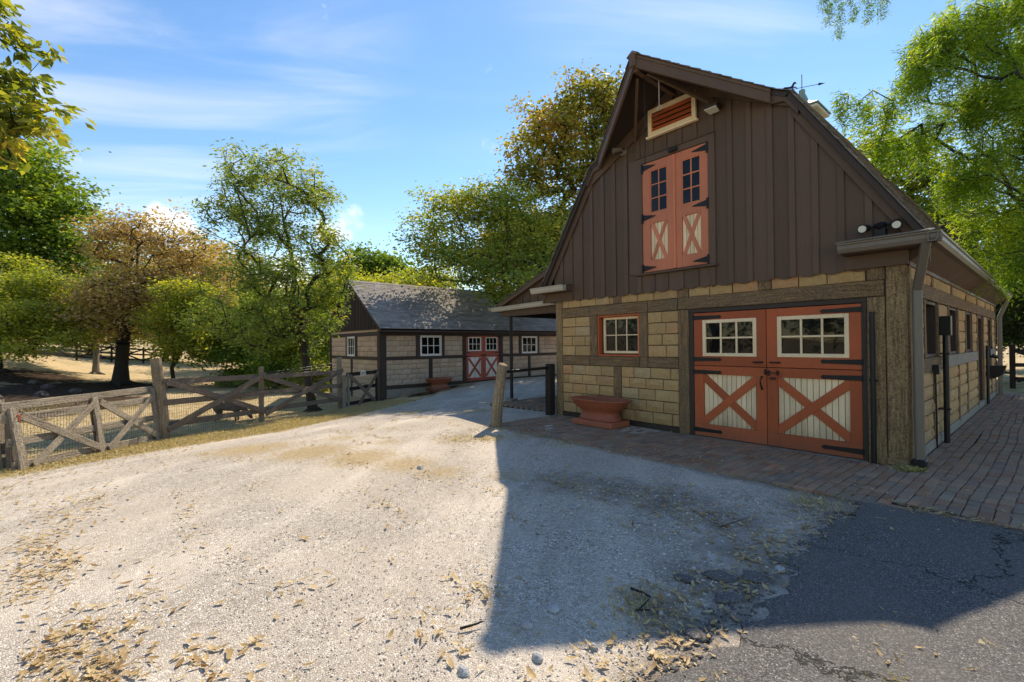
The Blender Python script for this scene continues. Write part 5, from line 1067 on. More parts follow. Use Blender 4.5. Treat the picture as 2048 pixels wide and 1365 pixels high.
    if root and rough_:
        m = MB()
        for q in range(5):
            a = q * 1.26 + seed; m.tube([tuple(base + np.array([0, 0, .25])), tuple(base + np.array([math.cos(a) * tr * 2.0, math.sin(a) * tr * 2.0, .10])), tuple(base + np.array([math.cos(a) * tr * 3.6, math.sin(a) * tr * 3.6, .02]))], [tr * .7, tr * .4, tr * .1], 6)
        m.build('roots', bark, th_, smooth=True)
    return th_
def WP(px, py, Zd):   # world point at image position (2048 px wide) and distance, used to lay the planting plan out
    a, b = (px - 1024) / 926.9, (py - 682.5) / 926.9
    return Vector((CAM.x - .7646 * Zd + .6444 * a * Zd - .0121 * b * Zd, CAM.y + .6445 * Zd + .7646 * a * Zd, CAM.z + .0074 * Zd - .0100 * a * Zd - b * Zd))
def lobe(px, py, Zd, rp, rv, dz=0, t=.5, rd=None):
    p = WP(px, py, Zd); s = Zd / 926.9; return (p.x, p.y, p.z, (rd or rp) * s, (rd or rp) * s, rv * s, t)
# walnut behind the fence
Zt = 15.2; b = WP(627, 810, Zt)
tree('tall open walnut tree with pinnate green leaves rising behind the rail fence', (-15.2, -2.68), WP(560, 385, Zt),
     [lobe(530, 350, Zt, 105, 58, t=.45), lobe(450, 405, Zt, 60, 50, t=.4), lobe(610, 400, Zt, 75, 62, t=.5), lobe(520, 450, Zt, 100, 55, t=.4), lobe(650, 480, Zt, 62, 45, t=.6), lobe(560, 540, Zt, 130, 55, t=.35), lobe(500, 620, Zt, 125, 60, t=.35), lobe(640, 600, Zt, 62, 75, t=.55), lobe(570, 665, Zt, 100, 45, t=.4), lobe(690, 540, Zt, 30, 45, t=.6)],
     L_WALNUT, nc=400, per=95, size=.125, asp=.32, spread=.27, droop=.45, tr=.13, seed=3, spray=.06, fork=.45, shell=.55)
# big brown-leaved tree
Zt = 27.5
tree('broad tree with browning leaves and a dark forked trunk in the pasture', (-34.4, -7.75), WP(265, 440, Zt),
     [lobe(310, 470, Zt, 90, 45, t=.3), lobe(230, 470, Zt, 60, 60, t=.35), lobe(380, 520, Zt, 70, 50, t=.3), lobe(300, 560, Zt, 110, 60, t=.5), lobe(200, 600, Zt, 70, 50, t=.7), lobe(430, 560, Zt, 40, 60, t=.3), lobe(350, 640, Zt, 80, 45, t=.78), lobe(250, 645, Zt, 95, 40, t=.85), lobe(170, 650, Zt, 60, 35, t=.85), lobe(410, 620, Zt, 60, 60, t=.6), lobe(290, 600, Zt, 130, 60, t=.7)],
     L_BROWN, nc=560, per=70, size=.17, asp=.6, spread=.42, droop=.2, tr=.33, seed=5, fork=.3, tip=.012)
tree('slender pale-barked tree with sparse yellow-green leaves beside the dark trunk', (-40.5, -9.0), WP(200, 560, 31),
     [lobe(190, 600, 31, 55, 40, t=.6), lobe(140, 620, 31, 60, 35, t=.5), lobe(215, 640, 31, 40, 30, t=.8)], L_YELLOW, M_BARKP, nc=120, per=60, size=.16, asp=.6, spread=.42, tr=.17, seed=6, tip=.01)
tree('yellow-green low tree at the left edge with drooping boughs over the pasture', (-37.3, -13.1), WP(5, 560, 26),
     [lobe(10, 600, 26, 60, 60, t=.5), lobe(70, 620, 26, 65, 35, t=.6), lobe(130, 655, 26, 55, 28, t=.6), lobe(40, 665, 26, 60, 40, t=.75), lobe(90, 570, 27, 60, 35, t=.4), lobe(90, 640, 26, 90, 40, t=.65), lobe(30, 700, 24, 45, 22, t=.8), lobe(60, 540, 28, 40, 35, t=.5), lobe(120, 600, 28, 50, 40, t=.6), lobe(150, 680, 25, 45, 18, t=.7)], L_YELLOW, nc=360, per=90, size=.15, asp=.6, spread=.40, tr=.24, seed=7)
tree('young yellowing tree with a thin straight trunk behind the round fence post', (-30.8, -5.55), WP(345, 600, 25),
     [lobe(350, 640, 25, 55, 45, t=.7), lobe(340, 695, 25, 38, 28, t=.85), lobe(370, 590, 25, 50, 35, t=.6), lobe(390, 680, 25, 35, 35, t=.6)], L_YELLOW, nc=170, per=80, size=.13, asp=.6, spread=.32, tr=.10, seed=8)
Zt = 32
tree('dense dark green leafy tree filling the upper left behind the brown tree', (-47, -14.0), WP(30, 330, Zt),
     [lobe(40, 380, Zt, 110, 80, t=.5), lobe(95, 440, Zt, 85, 70, t=.45), lobe(30, 500, Zt, 110, 70, t=.4), lobe(140, 490, Zt, 45, 45, t=.5), lobe(20, 300, Zt, 80, 50, t=.6), lobe(100, 530, Zt, 60, 30, t=.5)], L_GREEN, nc=420, per=85, size=.26, asp=.6, spread=.50, tr=.3, seed=9)
tree('mid-green leafy tree between the brown tree and the walnut', (-33, 1.2), WP(425, 600, 30),
     [lobe(420, 640, 30, 70, 55, t=.7), lobe(470, 660, 28, 70, 50, t=.5), lobe(400, 590, 32, 55, 35, t=.8), lobe(545, 640, 28, 60, 50, t=.4), lobe(440, 700, 27, 70, 30, t=.5), lobe(520, 700, 28, 70, 30, t=.4)], L_GREEN, nc=330, per=90, size=.18, asp=.55, spread=.42, tr=.16, seed=10)
tree('bushy golden-green tree in shade just left of the shed', (-27.5, 2.4), WP(640, 590, 26),
     [lobe(640, 620, 26, 55, 70, t=.7), lobe(600, 670, 26, 60, 50, t=.5), lobe(690, 590, 27, 35, 60, t=.75)], L_YELLOW, nc=190, per=90, size=.17, asp=.55, spread=.4, tr=.15, seed=11)
tree('round grey-green tree far behind the shed roof at left', (-60, 12), WP(745, 520, 60),
     [lobe(745, 545, 60, 60, 42, t=.3), lobe(690, 560, 60, 50, 35, t=.3), lobe(800, 560, 60, 40, 30, t=.35)], L_GREEN, nc=220, per=70, size=.42, asp=.7, spread=.8, tr=.4, seed=12, tip=.02)
tree('bright yellow-green tree directly behind the shed ridge', (-31, 12), WP(790, 560, 33),
     [lobe(780, 580, 33, 70, 30, t=.7), lobe(860, 570, 32, 60, 35, t=.6), lobe(720, 590, 34, 40, 25, t=.8)], L_YELLOW, nc=170, per=85, size=.2, asp=.55, spread=.5, tr=.2, seed=13)
tree('leafy tree rising behind the middle of the shed roof', (-20.8, 12.2), (-20, 11, 8.5),
     [(-20, 10.8, 7.2, 3.2, 3.4, 2.4, .4), (-18.6, 13, 7.8, 2.5, 2.5, 2, .5)], L_MIX, nc=400, per=120, size=.15, asp=.6, spread=.36, tr=.2, seed=14)
Zt = 21.5
tree('green and gold tree between shed and barn with leaves hanging over the shed roof', (-12.7, 10.4), WP(1030, 400, Zt),
     [lobe(900, 430, Zt, 70, 55, t=.8), lobe(850, 485, Zt, 55, 60, t=.6), lobe(980, 410, Zt, 80, 70, t=.65), lobe(950, 530, Zt, 110, 55, t=.6), lobe(1050, 480, Zt, 90, 90, t=.6), lobe(1010, 585, Zt - 1, 70, 28, t=.65), lobe(1070, 570, Zt - 2, 55, 40, t=.65)],
     L_WALNUT, nc=380, per=85, size=.15, asp=.5, spread=.34, droop=.35, tr=.24, seed=15, fork=.55)
Zt = 25
tree('tall tree with thinning russet and yellow crown behind the barn gable', (-13.8, 12.8), WP(1180, 220, Zt),
     [lobe(1090, 270, Zt, 75, 65, t=.60), lobe(1190, 210, Zt, 75, 70, t=.32), lobe(1070, 360, Zt, 60, 55, t=.38), lobe(1180, 340, Zt, 80, 70, t=.35), lobe(1250, 260, Zt, 60, 80, t=.32), lobe(1120, 440, Zt, 60, 50, t=.25)],
     L_MIX, nc=420, per=60, size=.19, asp=.65, spread=.36, droop=.35, tr=.26, seed=16, fork=.35, tip=.011)
for i, (px_, py_, Zq, rr_, lf, lab) in enumerate([(60, 600, 40, 95, L_YELLOW, 'yellow-green tree behind the pasture fence at far left'), (180, 610, 44, 95, L_WALNUT, 'olive green tree behind the slender pale-barked tree'), (330, 600, 46, 100, L_YELLOW, 'golden tree behind the brown tree, right of its trunk'), (440, 540, 48, 80, L_MIX, 'russet tree between brown tree and walnut, far back'), (520, 640, 40, 90, L_GREEN, 'shaded green tree far behind the walnut trunk'), (640, 620, 44, 80, L_WALNUT, 'olive tree behind the left end of the shed'), (250, 520, 55, 90, L_MIX, 'reddish tree top peeping out behind the brown tree')]):
    c_ = WP(px_, py_, Zq); k_ = Zq / 926.9
    tree(lab, (c_.x, c_.y), (c_.x, c_.y, c_.z + rr_ * k_ * .4), [(c_.x, c_.y, c_.z, rr_ * k_, rr_ * k_, rr_ * k_ * .62, .55), (c_.x + 2, c_.y + 2, c_.z - rr_ * k_ * .5, rr_ * k_ * .8, rr_ * k_ * .8, rr_ * k_ * .45, .45)], lf, nc=230, per=70, size=.26, asp=.6, spread=.6, tr=.22, seed=120 + i)
# right side
Zt = 9.2
cyp_l = [lobe(1760, 205, Zt, 55, 22, t=.6), lobe(1830, 140, Zt, 60, 40, t=.6), lobe(1900, 70, Zt, 80, 60, t=.6), lobe(1960, 180, Zt, 95, 60, t=.55), lobe(1830, 265, Zt, 50, 35, t=.5), lobe(1950, 330, Zt, 75, 50, t=.65), lobe(2010, 430, Zt, 75, 65, t=.7), lobe(1890, 370, Zt, 40, 30, t=.65), lobe(2070, 250, Zt, 90, 110, t=.6), lobe(1700, 185, Zt, 28, 22, t=.6), lobe(1760, 290, Zt, 25, 24, t=.5), lobe(2120, 100, Zt, 110, 120, t=.5), lobe(1990, 30, Zt, 110, 60, t=.6), lobe(2030, 520, Zt, 55, 25, t=.6)]
cyp = tree('bright green feathery bald cypress hanging over the right side of the barn roof', (6.2, 5.2), WP(2230, -150, Zt),
     cyp_l, L_CYP, nc=640, per=165, size=.10, asp=.17, spread=.115, droop=.75, tr=.11, seed=17, spray=.34, fork=.2, tip=.004, up=.1)
_C = []; _q = random.Random(8)
for (px_, ye, wd) in ((1657, 52, 9), (1679, 76, 7), (1707, 42, 11), (1737, 50, 4), (1763, 38, 10), (1778, 10, 6), (1650, 25, 5)):
    y_ = -110
    while y_ < ye: k_ = max(.25, 1 - max(0, y_) / (ye + 1)); _C.append(tuple(WP(px_ + _q.gauss(0, wd * .5 * k_), y_, 9.0 + _q.uniform(-.1, .1)))); y_ += 5
_C = np.array(_C); _V, _F, _t = leafcloud(_C, np.full(len(_C), .30), 44, .05, .22, .042, 1.3, .1, 401); link('hanging_sprays', bigmesh('hanging_sprays', _V, _F, L_CYP, {'tint': _t}), None, cyp, kind='stuff')
_m = MB(); _m.tube([WP(2230, -160, 9.2), WP(1950, -150, 9.1), WP(1780, -118, 9.0), WP(1640, -95, 9.0)], [.05, .035, .02, .008], 6); _m.build('bough', M_BARK, cyp)
Zt = 17
tree('dark conifer with layered drooping boughs beyond the barn side walk', (4.0, 22.0), WP(2010, 330, Zt),
     [lobe(1990, 560, Zt, 90, 55, t=.4), lobe(1900, 520, Zt, 70, 40, t=.35), lobe(2040, 640, Zt, 70, 60, t=.45), lobe(1960, 620, 20, 80, 60, t=.3), lobe(1840, 480, Zt, 50, 30, t=.3), lobe(2080, 450, Zt, 100, 100, t=.4)], L_DARK, nc=380, per=95, size=.17, asp=.35, spread=.34, droop=.5, tr=.28, seed=18, spray=.08)
Zt = 24
tree('leafy tree behind the right roof slope with blue sky showing between its limbs', (-1.0, 26), WP(1850, 350, Zt),
     [lobe(1810, 330, Zt, 90, 50, t=.5), lobe(1760, 280, Zt, 50, 40, t=.6), lobe(1880, 400, Zt, 90, 60, t=.45), lobe(1830, 440, Zt, 60, 40, t=.4)], L_WALNUT, nc=220, per=70, size=.19, asp=.55, spread=.42, tr=.25, seed=19)
tree('shaded broadleaf tree filling the gap beyond the right-hand fence', (7.0, 27.0), WP(2030, 560, 26),
     [lobe(2030, 600, 26, 110, 80, t=.3), lobe(2100, 500, 26, 120, 110, t=.4), lobe(1990, 660, 25, 60, 25, t=.5)], L_GREEN, nc=220, per=80, size=.24, asp=.55, spread=.5, tr=.2, seed=20)
# near tree at the left edge: only its right-hand boughs are in the picture
lb = [lobe(-10, 20, 5.2, 40, 30, t=.4), lobe(20, 78, 5.2, 62, 14, t=.4), lobe(0, 150, 5.2, 78, 22, t=.4), lobe(10, 185, 5.1, 70, 20, t=.55), lobe(30, 218, 5.0, 84, 20, t=.6), lobe(20, 250, 5.0, 95, 20, t=.6), lobe(5, 295, 5.0, 50, 28, t=.8), (-8.2, -10.6, 5.0, 1.3, 1.3, 1.3, .5)]
tree('near tree reaching broad yellow-green leaves in from the upper left corner', (-8.3, -11.6), (-7.6, -10.4, 5.6), lb, L_NEAR, nc=560, per=26, size=.115, asp=.50, spread=.075, droop=.85, tr=.13, seed=21, tip=.003, fork=.45, up=.5)
# trees behind the camera, seen mirrored in the barn's panes
for i, (x, y, lf) in enumerate([(-16, -22, L_GREEN), (-4, -27, L_WALNUT)]):
    tree(['round green tree behind the viewer, mirrored in the barn panes', 'spreading tree behind the viewer at the end of the drive', 'dense green tree behind the viewer to the right', 'golden green tree well to the right of the viewer', 'broad green tree right of the brick courtyard'][i], (x, y), (x + .5, y, 8),
         [(x, y, 6, 4.8, 4.8, 3.8, .5), (x + 3, y + 1, 4, 3.5, 3.5, 2.8, .4), (x - 3, y, 4.2, 3.5, 3.5, 3, .5)], lf, nc=150, per=70, size=.34, asp=.6, spread=.8, tr=.3, seed=50 + i)
# undergrowth and distant wood
def bush(label, x, y, rx_, rz, leaf, seed, n=70, per=90, size=.12, cat='bush'):
    r = np.random.default_rng(seed); z = g1(x, y); u = r.normal(0, 1, (n, 3)); u /= np.linalg.norm(u, axis=1)[:, None]; u[:, 2] = np.abs(u[:, 2]); C = u * (r.uniform(.3, 1, n)[:, None]) * np.array([rx_, rx_, rz]) + np.array([x, y, z + .1]); th_ = thing('bush', label, cat, (x, y, z))
    V, F, t = leafcloud(C, np.clip(r.normal(.5, .2, n), 0, 1), per, size, .55, .25, .1, .4, seed); link('foliage', bigmesh('foliage', V, F, leaf, {'tint': t}), None, th_, kind='stuff')
    A = np.repeat(np.array([[x, y, z]]), n, 0) + r.normal(0, .08, (n, 3)) * [1, 1, 0]; V, F = tubes(A, C, np.full(n, .015), np.full(n, .006), 4); link('stems', bigmesh('stems', V, F, M_BARK), None, th_, kind='stuff')
for i, (lab, x, y, a, b_, lf, sz_) in enumerate([('dark green shrub in deep shade under the walnut', -26.5, -1.0, 1.8, 2.2, L_GREEN, .14), ('dense shaded shrub left of the shed wall', -24.5, 1.2, 1.7, 2.4, L_GREEN, .14), ('shrub with orange-yellow leaves beside the shed gable', -23.3, -.4, .9, 1.9, L_YELLOW, .12), ('broad shaded bush below the mid-green tree', -32, 2.0, 2.6, 2.4, L_GREEN, .18), ('low spreading bush right of the young tree', -29.8, -2.2, 1.5, 1.1, L_GREEN, .14), ('wild bush beyond the pasture fence', -40, 4, 3.4, 3.0, L_GREEN, .2), ('golden bush near the distant fence', -37, .5, 1.5, 1.5, L_YELLOW, .16)]):
    bush(lab, x, y, a, b_, lf, 70 + i, n=110, per=80, size=sz_)
r = np.random.default_rng(99); C = []
for k in range(900):
    a = r.uniform(0, 1); px_ = -400 + a * 3200; Zd = r.uniform(70, 110); p = WP(px_, 600, Zd); hgt = 6 + 3.0 * math.sin(px_ * .011) + 2 * math.sin(px_ * .031 + 1)
    C.append((p.x, p.y, g1(p.x, p.y) + r.uniform(0, 1) ** .8 * hgt))
C = np.array(C); V, F, t = leafcloud(C, np.clip(r.normal(.4, .2, len(C)), 0, 1), 42, .8, .7, 1.8, .1, .4, 98)
link('distant_woods', bigmesh('distant_woods', V, F, L_GREEN, {'tint': t}), None, kind='stuff')

# ------------------------------------------------------------------ goat
go = thing('goat', 'small dark brown goat grazing behind the rail fence', 'goat', (-14.6, -5.6, g1(-14.6, -5.6)))
gz = g1(-14.6, -5.6); ax_ = Vector((.55, .835, 0)).normalized(); sd = Vector((-.835, .55, 0)).normalized(); o0 = Vector((-14.52, -5.50, gz))
J = []; E = []; RR = []
def jn(f, s_, z, r_, p=None):
    J.append(o0 + ax_ * f + sd * s_ + Vector((0, 0, z))); RR.append(r_)
    if p is not None: E.append((p, len(J) - 1))
    return len(J) - 1
hip = jn(0, 0, .50, .14); rump = jn(-.14, 0, .47, .12, hip); tail = jn(-.20, 0, .40, .03, rump); bel = jn(.22, 0, .47, .15, hip); ch = jn(.46, 0, .46, .13, bel); nk = jn(.62, 0, .40, .085, ch); nk2 = jn(.74, 0, .27, .065, nk); hd = jn(.82, 0, .19, .065, nk2); mz = jn(.88, 0, .07, .035, hd)
for s_ in (1, -1):
    a = jn(-.06, .09 * s_, .36, .075, hip); b2 = jn(.0, .09 * s_, .25, .045, a); c2 = jn(-.10, .09 * s_, .17, .028, b2); jn(-.08, .09 * s_, .02, .026, c2)
    a = jn(.46, .08 * s_, .32, .055, ch); b2 = jn(.47, .08 * s_, .18, .030, a); jn(.46, .08 * s_, .02, .026, b2)
    e1 = jn(.78, .09 * s_, .25, .022, hd); jn(.76, .13 * s_, .23, .012, e1)
me = bpy.data.meshes.new('body'); me.from_pydata([tuple(v) for v in J], E, []); bo = link('body', me, flat('goat_coat', (.05, .035, .028), (.22, .16, .12), 9, .8, .01), go)
sm = bo.modifiers.new('skin', 'SKIN'); ss = bo.modifiers.new('sub', 'SUBSURF'); ss.levels = ss.render_levels = 2
for i, r_ in enumerate(RR): me.skin_vertices[0].data[i].radius = (r_, r_)
me.skin_vertices[0].data[0].use_root = True
m = MB()
for s_ in (1, -1): p = o0 + ax_ * .80 + sd * .03 * s_ + Vector((0, 0, .25)); m.tube([p, p - ax_ * .04 + Vector((0, 0, .07)), p - ax_ * .10 + Vector((0, 0, .09))], [.014, .010, .003], 6)
m.build('horns', M_GUTL, go)

# ------------------------------------------------------------------ ground scatter
def inside_drive(x, y): return (x > np.interp(y, [a for a, b in LX], [b for a, b in LX]) + .1) & (x < 4) & ~((x > -6.3) & (y > -2.0)) & ~((y > 0) & (x > -9))
def scatter_leaves(n, pts, name, seed, smin=.04, smax=.12, uni=0, height=.0):
    r = np.random.default_rng(seed); P = []
    wts = np.array([p[4] for p in pts]); wts = wts / wts.sum(); idx = r.choice(len(pts), n, p=wts); pa = np.array([p[:4] for p in pts])
    x = pa[idx, 0] + r.normal(0, 1, n) * pa[idx, 2]; y = pa[idx, 1] + r.normal(0, 1, n) * pa[idx, 3]
    if uni: x = np.append(x, r.uniform(-9, 1.5, uni)); y = np.append(y, r.uniform(-7.2, 0, uni))
    ok = ~((x > -6.3) & (x < 0.05) & (y > -.02)); x, y = x[ok], y[ok]; n = len(x)
    z = gh(x, y) + .022 + np.where((x > -6.2) & (y > -2), .012, 0) + r.uniform(0, height + .004, n)
    a = r.uniform(0, 2 * np.pi, n); L = r.uniform(smin, smax, n); w = L * r.uniform(.06, .22, n); c, s = np.cos(a), np.sin(a); cu = L * r.uniform(.0, .16, n); tl = r.normal(0, .18, n)
    def pt(u, v, h): return np.stack([x + c * u - s * v, y + s * u + c * v, z + h + u * tl + np.abs(u * tl)], 1)
    V = np.stack([pt(-L / 2, 0 * L, cu * .7), pt(-L * .15, w, cu * .9), pt(-L * .1, 0 * L, 0 * L), pt(-L * .15, -w, cu * .5), pt(L * .25, w * .8, cu * .8), pt(L * .25, -w * .8, cu * .5), pt(L * .25, 0 * L, .1 * cu), pt(L / 2, 0 * L, cu)], 1).reshape(-1, 3)
    q = np.array([(0, 1, 2, 2), (0, 2, 3, 3), (1, 4, 6, 2), (3, 2, 6, 5), (4, 7, 6, 6), (5, 6, 7, 7)]); tri = np.array([(0, 2, 1), (0, 3, 2), (1, 2, 6), (1, 6, 4), (3, 5, 6), (3, 6, 2), (4, 6, 7), (5, 7, 6)])
    F = (np.arange(n)[:, None, None] * 8 + tri[None]).reshape(-1, 3); t = np.repeat(np.clip(r.normal(.5, .25, n), 0, 1), 8)
    return link(name, bigmesh(name, V, F, L_DRY, {'tint': t}), None, kind='stuff')
LP_ = [(-4.3, -8.2, .4, .15, 1.2), (-3.5, -8.1, .3, .12, 1.1), (-2.2, -7.95, .25, .08, 1.2), (-1.8, -7.75, .25, .08, 1.2), (-5.4, -8.0, .5, .2, .8), (-1.5, -7.4, .15, .05, .3), (-1.2, -5.9, .25, .12, .35), (-.12, -5.6, .16, .30, .7), (-.30, -5.0, .2, .25, .5), (-.25, -4.0, .15, .5, 1.2), (-1.2, -3.5, .6, .35, 1.8), (-2.2, -3.6, .6, .3, 1.2), (-.25, -2.7, .25, .4, .9), (-2.5, -2.1, 1.6, .08, .7), (1.2, -1.86, .7, .04, .8), (-8.6, -8.2, .5, .8, 1.3), (-9.9, -6.9, .4, .8, .9), (-5.3, -3.0, .35, .3, .5), (-11.5, -1, 1.5, 1.2, .4), (-15.2, 2, .25, 1.5, .8), (-14.9, 5.5, .4, 2.5, .7), (-3, -.9, 1.8, .4, .12), (.3, 1.2, .15, 1.0, .2), (-7.6, -7.6, .8, .6, .5), (-6.3, -.6, .3, .8, .3)]
LP_ += [(-6.9, -8.9, .5, .25, 1.1), (-5.6, -8.1, .4, .2, .8), (-4.9, -7.2, .4, .10, .3), (-2.6, -7.6, .4, .10, .5), (-3.6, -7.2, .5, .1, .25), (-1.0, -6.3, .2, .1, .35), (.02, -5.6, .2, .2, .5), (-8.1, -9.2, .4, .5, 1.0), (-9.3, -7.6, .3, .6, .9), (-10.1, -5.6, .3, .8, .8), (-11.6, -3.2, .5, .8, .7)]
_q = random.Random(3)
for _ in range(70):
    _u, _v = _q.uniform(-9, 1), _q.uniform(-7.4, -1.2); LP_.append((_u, _v, _q.uniform(.05, .3), _q.uniform(.03, .12), _q.uniform(.03, .16)))
scatter_leaves(4800, LP_, 'fallen_leaves', 5, .025, .080, 340)
scatter_leaves(3000, [p for p in LP_ if p[1] > -6.2], 'leaf_fragments', 6, .012, .035, 600)
# loose pebbles
def pebbles(n, region, name, seed, s0, s1, mat):
    r = np.random.default_rng(seed); x = r.uniform(region[0], region[1], n); y = r.uniform(region[2], region[3], n)
    dcam = np.hypot(x - CAM.x, y - CAM.y); keep = r.uniform(0, 1, n) < np.clip(2.6 / dcam, .08, 1) ** 1.3; keep &= ~((x > -.05) & (y < 0)); keep &= ~((x > -6.3) & (y > -1.95)); x, y = x[keep], y[keep]; n = len(x)
    s = s0 * (s1 / s0) ** (r.uniform(0, 1, n) ** 2.2); z = gh(x, y) + .012
    base = np.array([(1, 0, 0), (0, 1, 0), (-1, 0, 0), (0, -1, 0), (0, 0, .62), (.6, .6, .35), (-.6, .6, .35), (-.6, -.6, .35), (.6, -.6, .35)]); a = r.uniform(0, 6.28, n); c, sn = np.cos(a), np.sin(a)
    B = base[None] * s[:, None, None] * np.stack([np.ones(n), r.uniform(.6, 1, n), r.uniform(.5, 1, n)], 1)[:, None]; B = B * r.uniform(.8, 1.2, B.shape)
    V = np.stack([B[..., 0] * c[:, None] - B[..., 1] * sn[:, None] + x[:, None], B[..., 0] * sn[:, None] + B[..., 1] * c[:, None] + y[:, None], B[..., 2] + z[:, None]], 2).reshape(-1, 3)
    tri = np.array([(0, 5, 8), (0, 1, 5), (1, 6, 5), (1, 2, 6), (2, 7, 6), (2, 3, 7), (3, 8, 7), (3, 0, 8), (4, 8, 5), (4, 5, 6), (4, 6, 7), (4, 7, 8)]); F = (np.arange(n)[:, None, None] * 9 + tri[None]).reshape(-1, 3)
    return link(name, bigmesh(name, V, F, mat), None, kind='stuff')
def pebm():
    t = NT('pebble'); rnd = t.n('ShaderNodeNewGeometry').outputs['Random Per Island']; t.color(t.mix(t.mr(t.noise(t.pos(), 90, 3), .3, .7, 0, .4), t.ramp(rnd, [(0, (.20, .175, .15)), (.3, (.42, .37, .32)), (.7, (.62, .57, .50)), (1, (.80, .77, .72))]), (.2, .18, .16))); t.rough(.9); return t.m
M_PEB = pebm(); pebbles(60000, (-7.5, .3, -7.3, -1.5), 'loose_gravel', 3, .003, .009, M_PEB)
pebbles(3000, (-2.3, -.05, -5.0, -2.6), 'coarse_gravel', 4, .006, .020, M_PEB)
pebm2 = None
def crumbs():
    r = np.random.default_rng(77); n = 1500; y = r.uniform(-6.2, -2.3, n); x = .03 + .04 * np.sin(-y * 7) - np.abs(r.normal(0, .10, n)) + .02; return x, y
_x, _y = crumbs(); _r = np.random.default_rng(78); _n = len(_x); _s = .006 * (5 ** (_r.uniform(0, 1, _n) ** 2.5)); _z = gh(_x, _y) + .010
_B = np.array([(1, 0, 0), (0, 1, 0), (-1, 0, 0), (0, -1, 0), (0, 0, .6), (.6, .6, .35), (-.6, .6, .35), (-.6, -.6, .35), (.6, -.6, .35)])[None] * _s[:, None, None] * _r.uniform(.7, 1.25, (_n, 9, 3)); _V = (_B + np.stack([_x, _y, _z], 1)[:, None]).reshape(-1, 3)
_T = np.array([(0, 5, 8), (0, 1, 5), (1, 6, 5), (1, 2, 6), (2, 7, 6), (2, 3, 7), (3, 8, 7), (3, 0, 8), (4, 8, 5), (4, 5, 6), (4, 6, 7), (4, 7, 8)]); link('asphalt_crumbs', bigmesh('asphalt_crumbs', _V, (np.arange(_n)[:, None, None] * 9 + _T[None]).reshape(-1, 3), M_ASPH), None, kind='stuff')
# grass blades
def blades(n, px_, py_, name, seed, h0, h1, green=.1, wid=.006):
    r = np.random.default_rng(seed); x, y = px_(r, n), py_(r, n) ; n = len(x); z = gh(x, y) - .005; h = r.uniform(h0, h1, n); a = r.uniform(0, 6.28, n); b = r.uniform(.1, 1.1, n) * h; w = r.uniform(.5, 1, n) * wid; c, s = np.cos(a), np.sin(a)
    V = np.stack([np.stack([x - s * w, y + c * w, z], 1), np.stack([x + s * w, y - c * w, z], 1), np.stack([x + c * b * .4 + s * w * .7, y + s * b * .4 - c * w * .7, z + h * .6], 1), np.stack([x + c * b, y + s * b, z + h * .85], 1)], 1).reshape(-1, 3)
    F = np.arange(n * 4).reshape(-1, 4); g = r.uniform(0, 1, n) < green; t = np.where(g, 1.0, r.uniform(0, .75, n)); return link(name, bigmesh(name, V, F, L_GRASS, {'tint': np.repeat(t, 4)}), None, kind='stuff')
EY = np.array([a for a, b in LX]); EXX = np.array([b for a, b in LX])
class Strip:
    def __init__(s, y0, y1, w0, w1): s.a = (y0, y1, w0, w1)
    def x(s, r, n):
        s.y = r.uniform(s.a[0], s.a[1], n); u = r.uniform(0, 1, n); return np.interp(s.y, EY, EXX) + .25 - (s.a[2] + s.a[3] * u ** 1.0)
    def yy(s, r, n): return s.y
S = Strip(-12, 0.4, -.2, 2.6); blades(52000, S.x, S.yy, 'roadside_grass', 7, .02, .065, .035)
blades(26000, lambda r, n: r.uniform(-24, -11, n), lambda r, n: r.uniform(-12, 0, n), 'pasture_grass', 8, .02, .07, .04, .008)
def tuft(cs):
    cs = np.array(cs)
    def fx(r, n): fx.i = r.integers(0, len(cs), n); fx.n = r.normal(0, 1, (n, 2)); return cs[fx.i, 0] + fx.n[:, 0] * cs[fx.i, 2]
    def fy(r, n): return cs[fx.i, 1] + fx.n[:, 1] * cs[fx.i, 2]
    return fx, fy
a_, b_ = tuft([(-5.6, -3.1, .25), (-5.2, -2.75, .2), (-10.2, -1.6, .35), (-8.4, -.8, .3), (-.1, -.22, .05), (1.2, -1.82, .12), (1.6, -1.78, .1), (-.45, -5.25, .10), (-.35, -2.35, .15), (-5.8, -2.15, .2), (-4.9, -2.12, .2), (-4, -2.1, .2), (.75, -4.9, .04)]); blades(3600, a_, b_, 'weed_tufts', 9, .02, .06, .06)
a_, b_ = tuft([(.02, -.20, .04), (.06, -.15, .04)]); blades(500, a_, b_, 'corner_weeds', 10, .04, .11, .95)
# single stones and sticks
def stone(x, y, r_, h, seed, label, flatn=.5):
    q = np.random.default_rng(seed); bm = bmesh.new(); bmesh.ops.create_icosphere(bm, subdivisions=2, radius=1)
    for v in bm.verts: v.co = Vector((v.co.x * r_ * q.uniform(.88, 1.1), v.co.y * r_ * .7 * q.uniform(.88, 1.1), max(v.co.z, -.3) * h * q.uniform(.85, 1.1)))
    me = bpy.data.meshes.new('stone'); bm.to_mesh(me); bm.free(); o = link('stone', me, M_STONE if r_ < .1 else M_ROCK); o.location = (x, y, g1(x, y) + .012); o.rotation_euler = (0, 0, q.uniform(0, 6)); tag(o, label, 'stone')
def gpx(u, v):   # plan position on flat ground from the site plan
    a, b = (u - 1024) / 926.9, (v - 682.5) / 926.9; d = Vector((-.7646 + .6444 * a - .0121 * b, .6445 + .7646 * a - .0029 * b, .0074 - .01 * a - .99992 * b)); t = (.01 - CAM.z) / d.z; return CAM.x + d.x * t, CAM.y + d.y * t
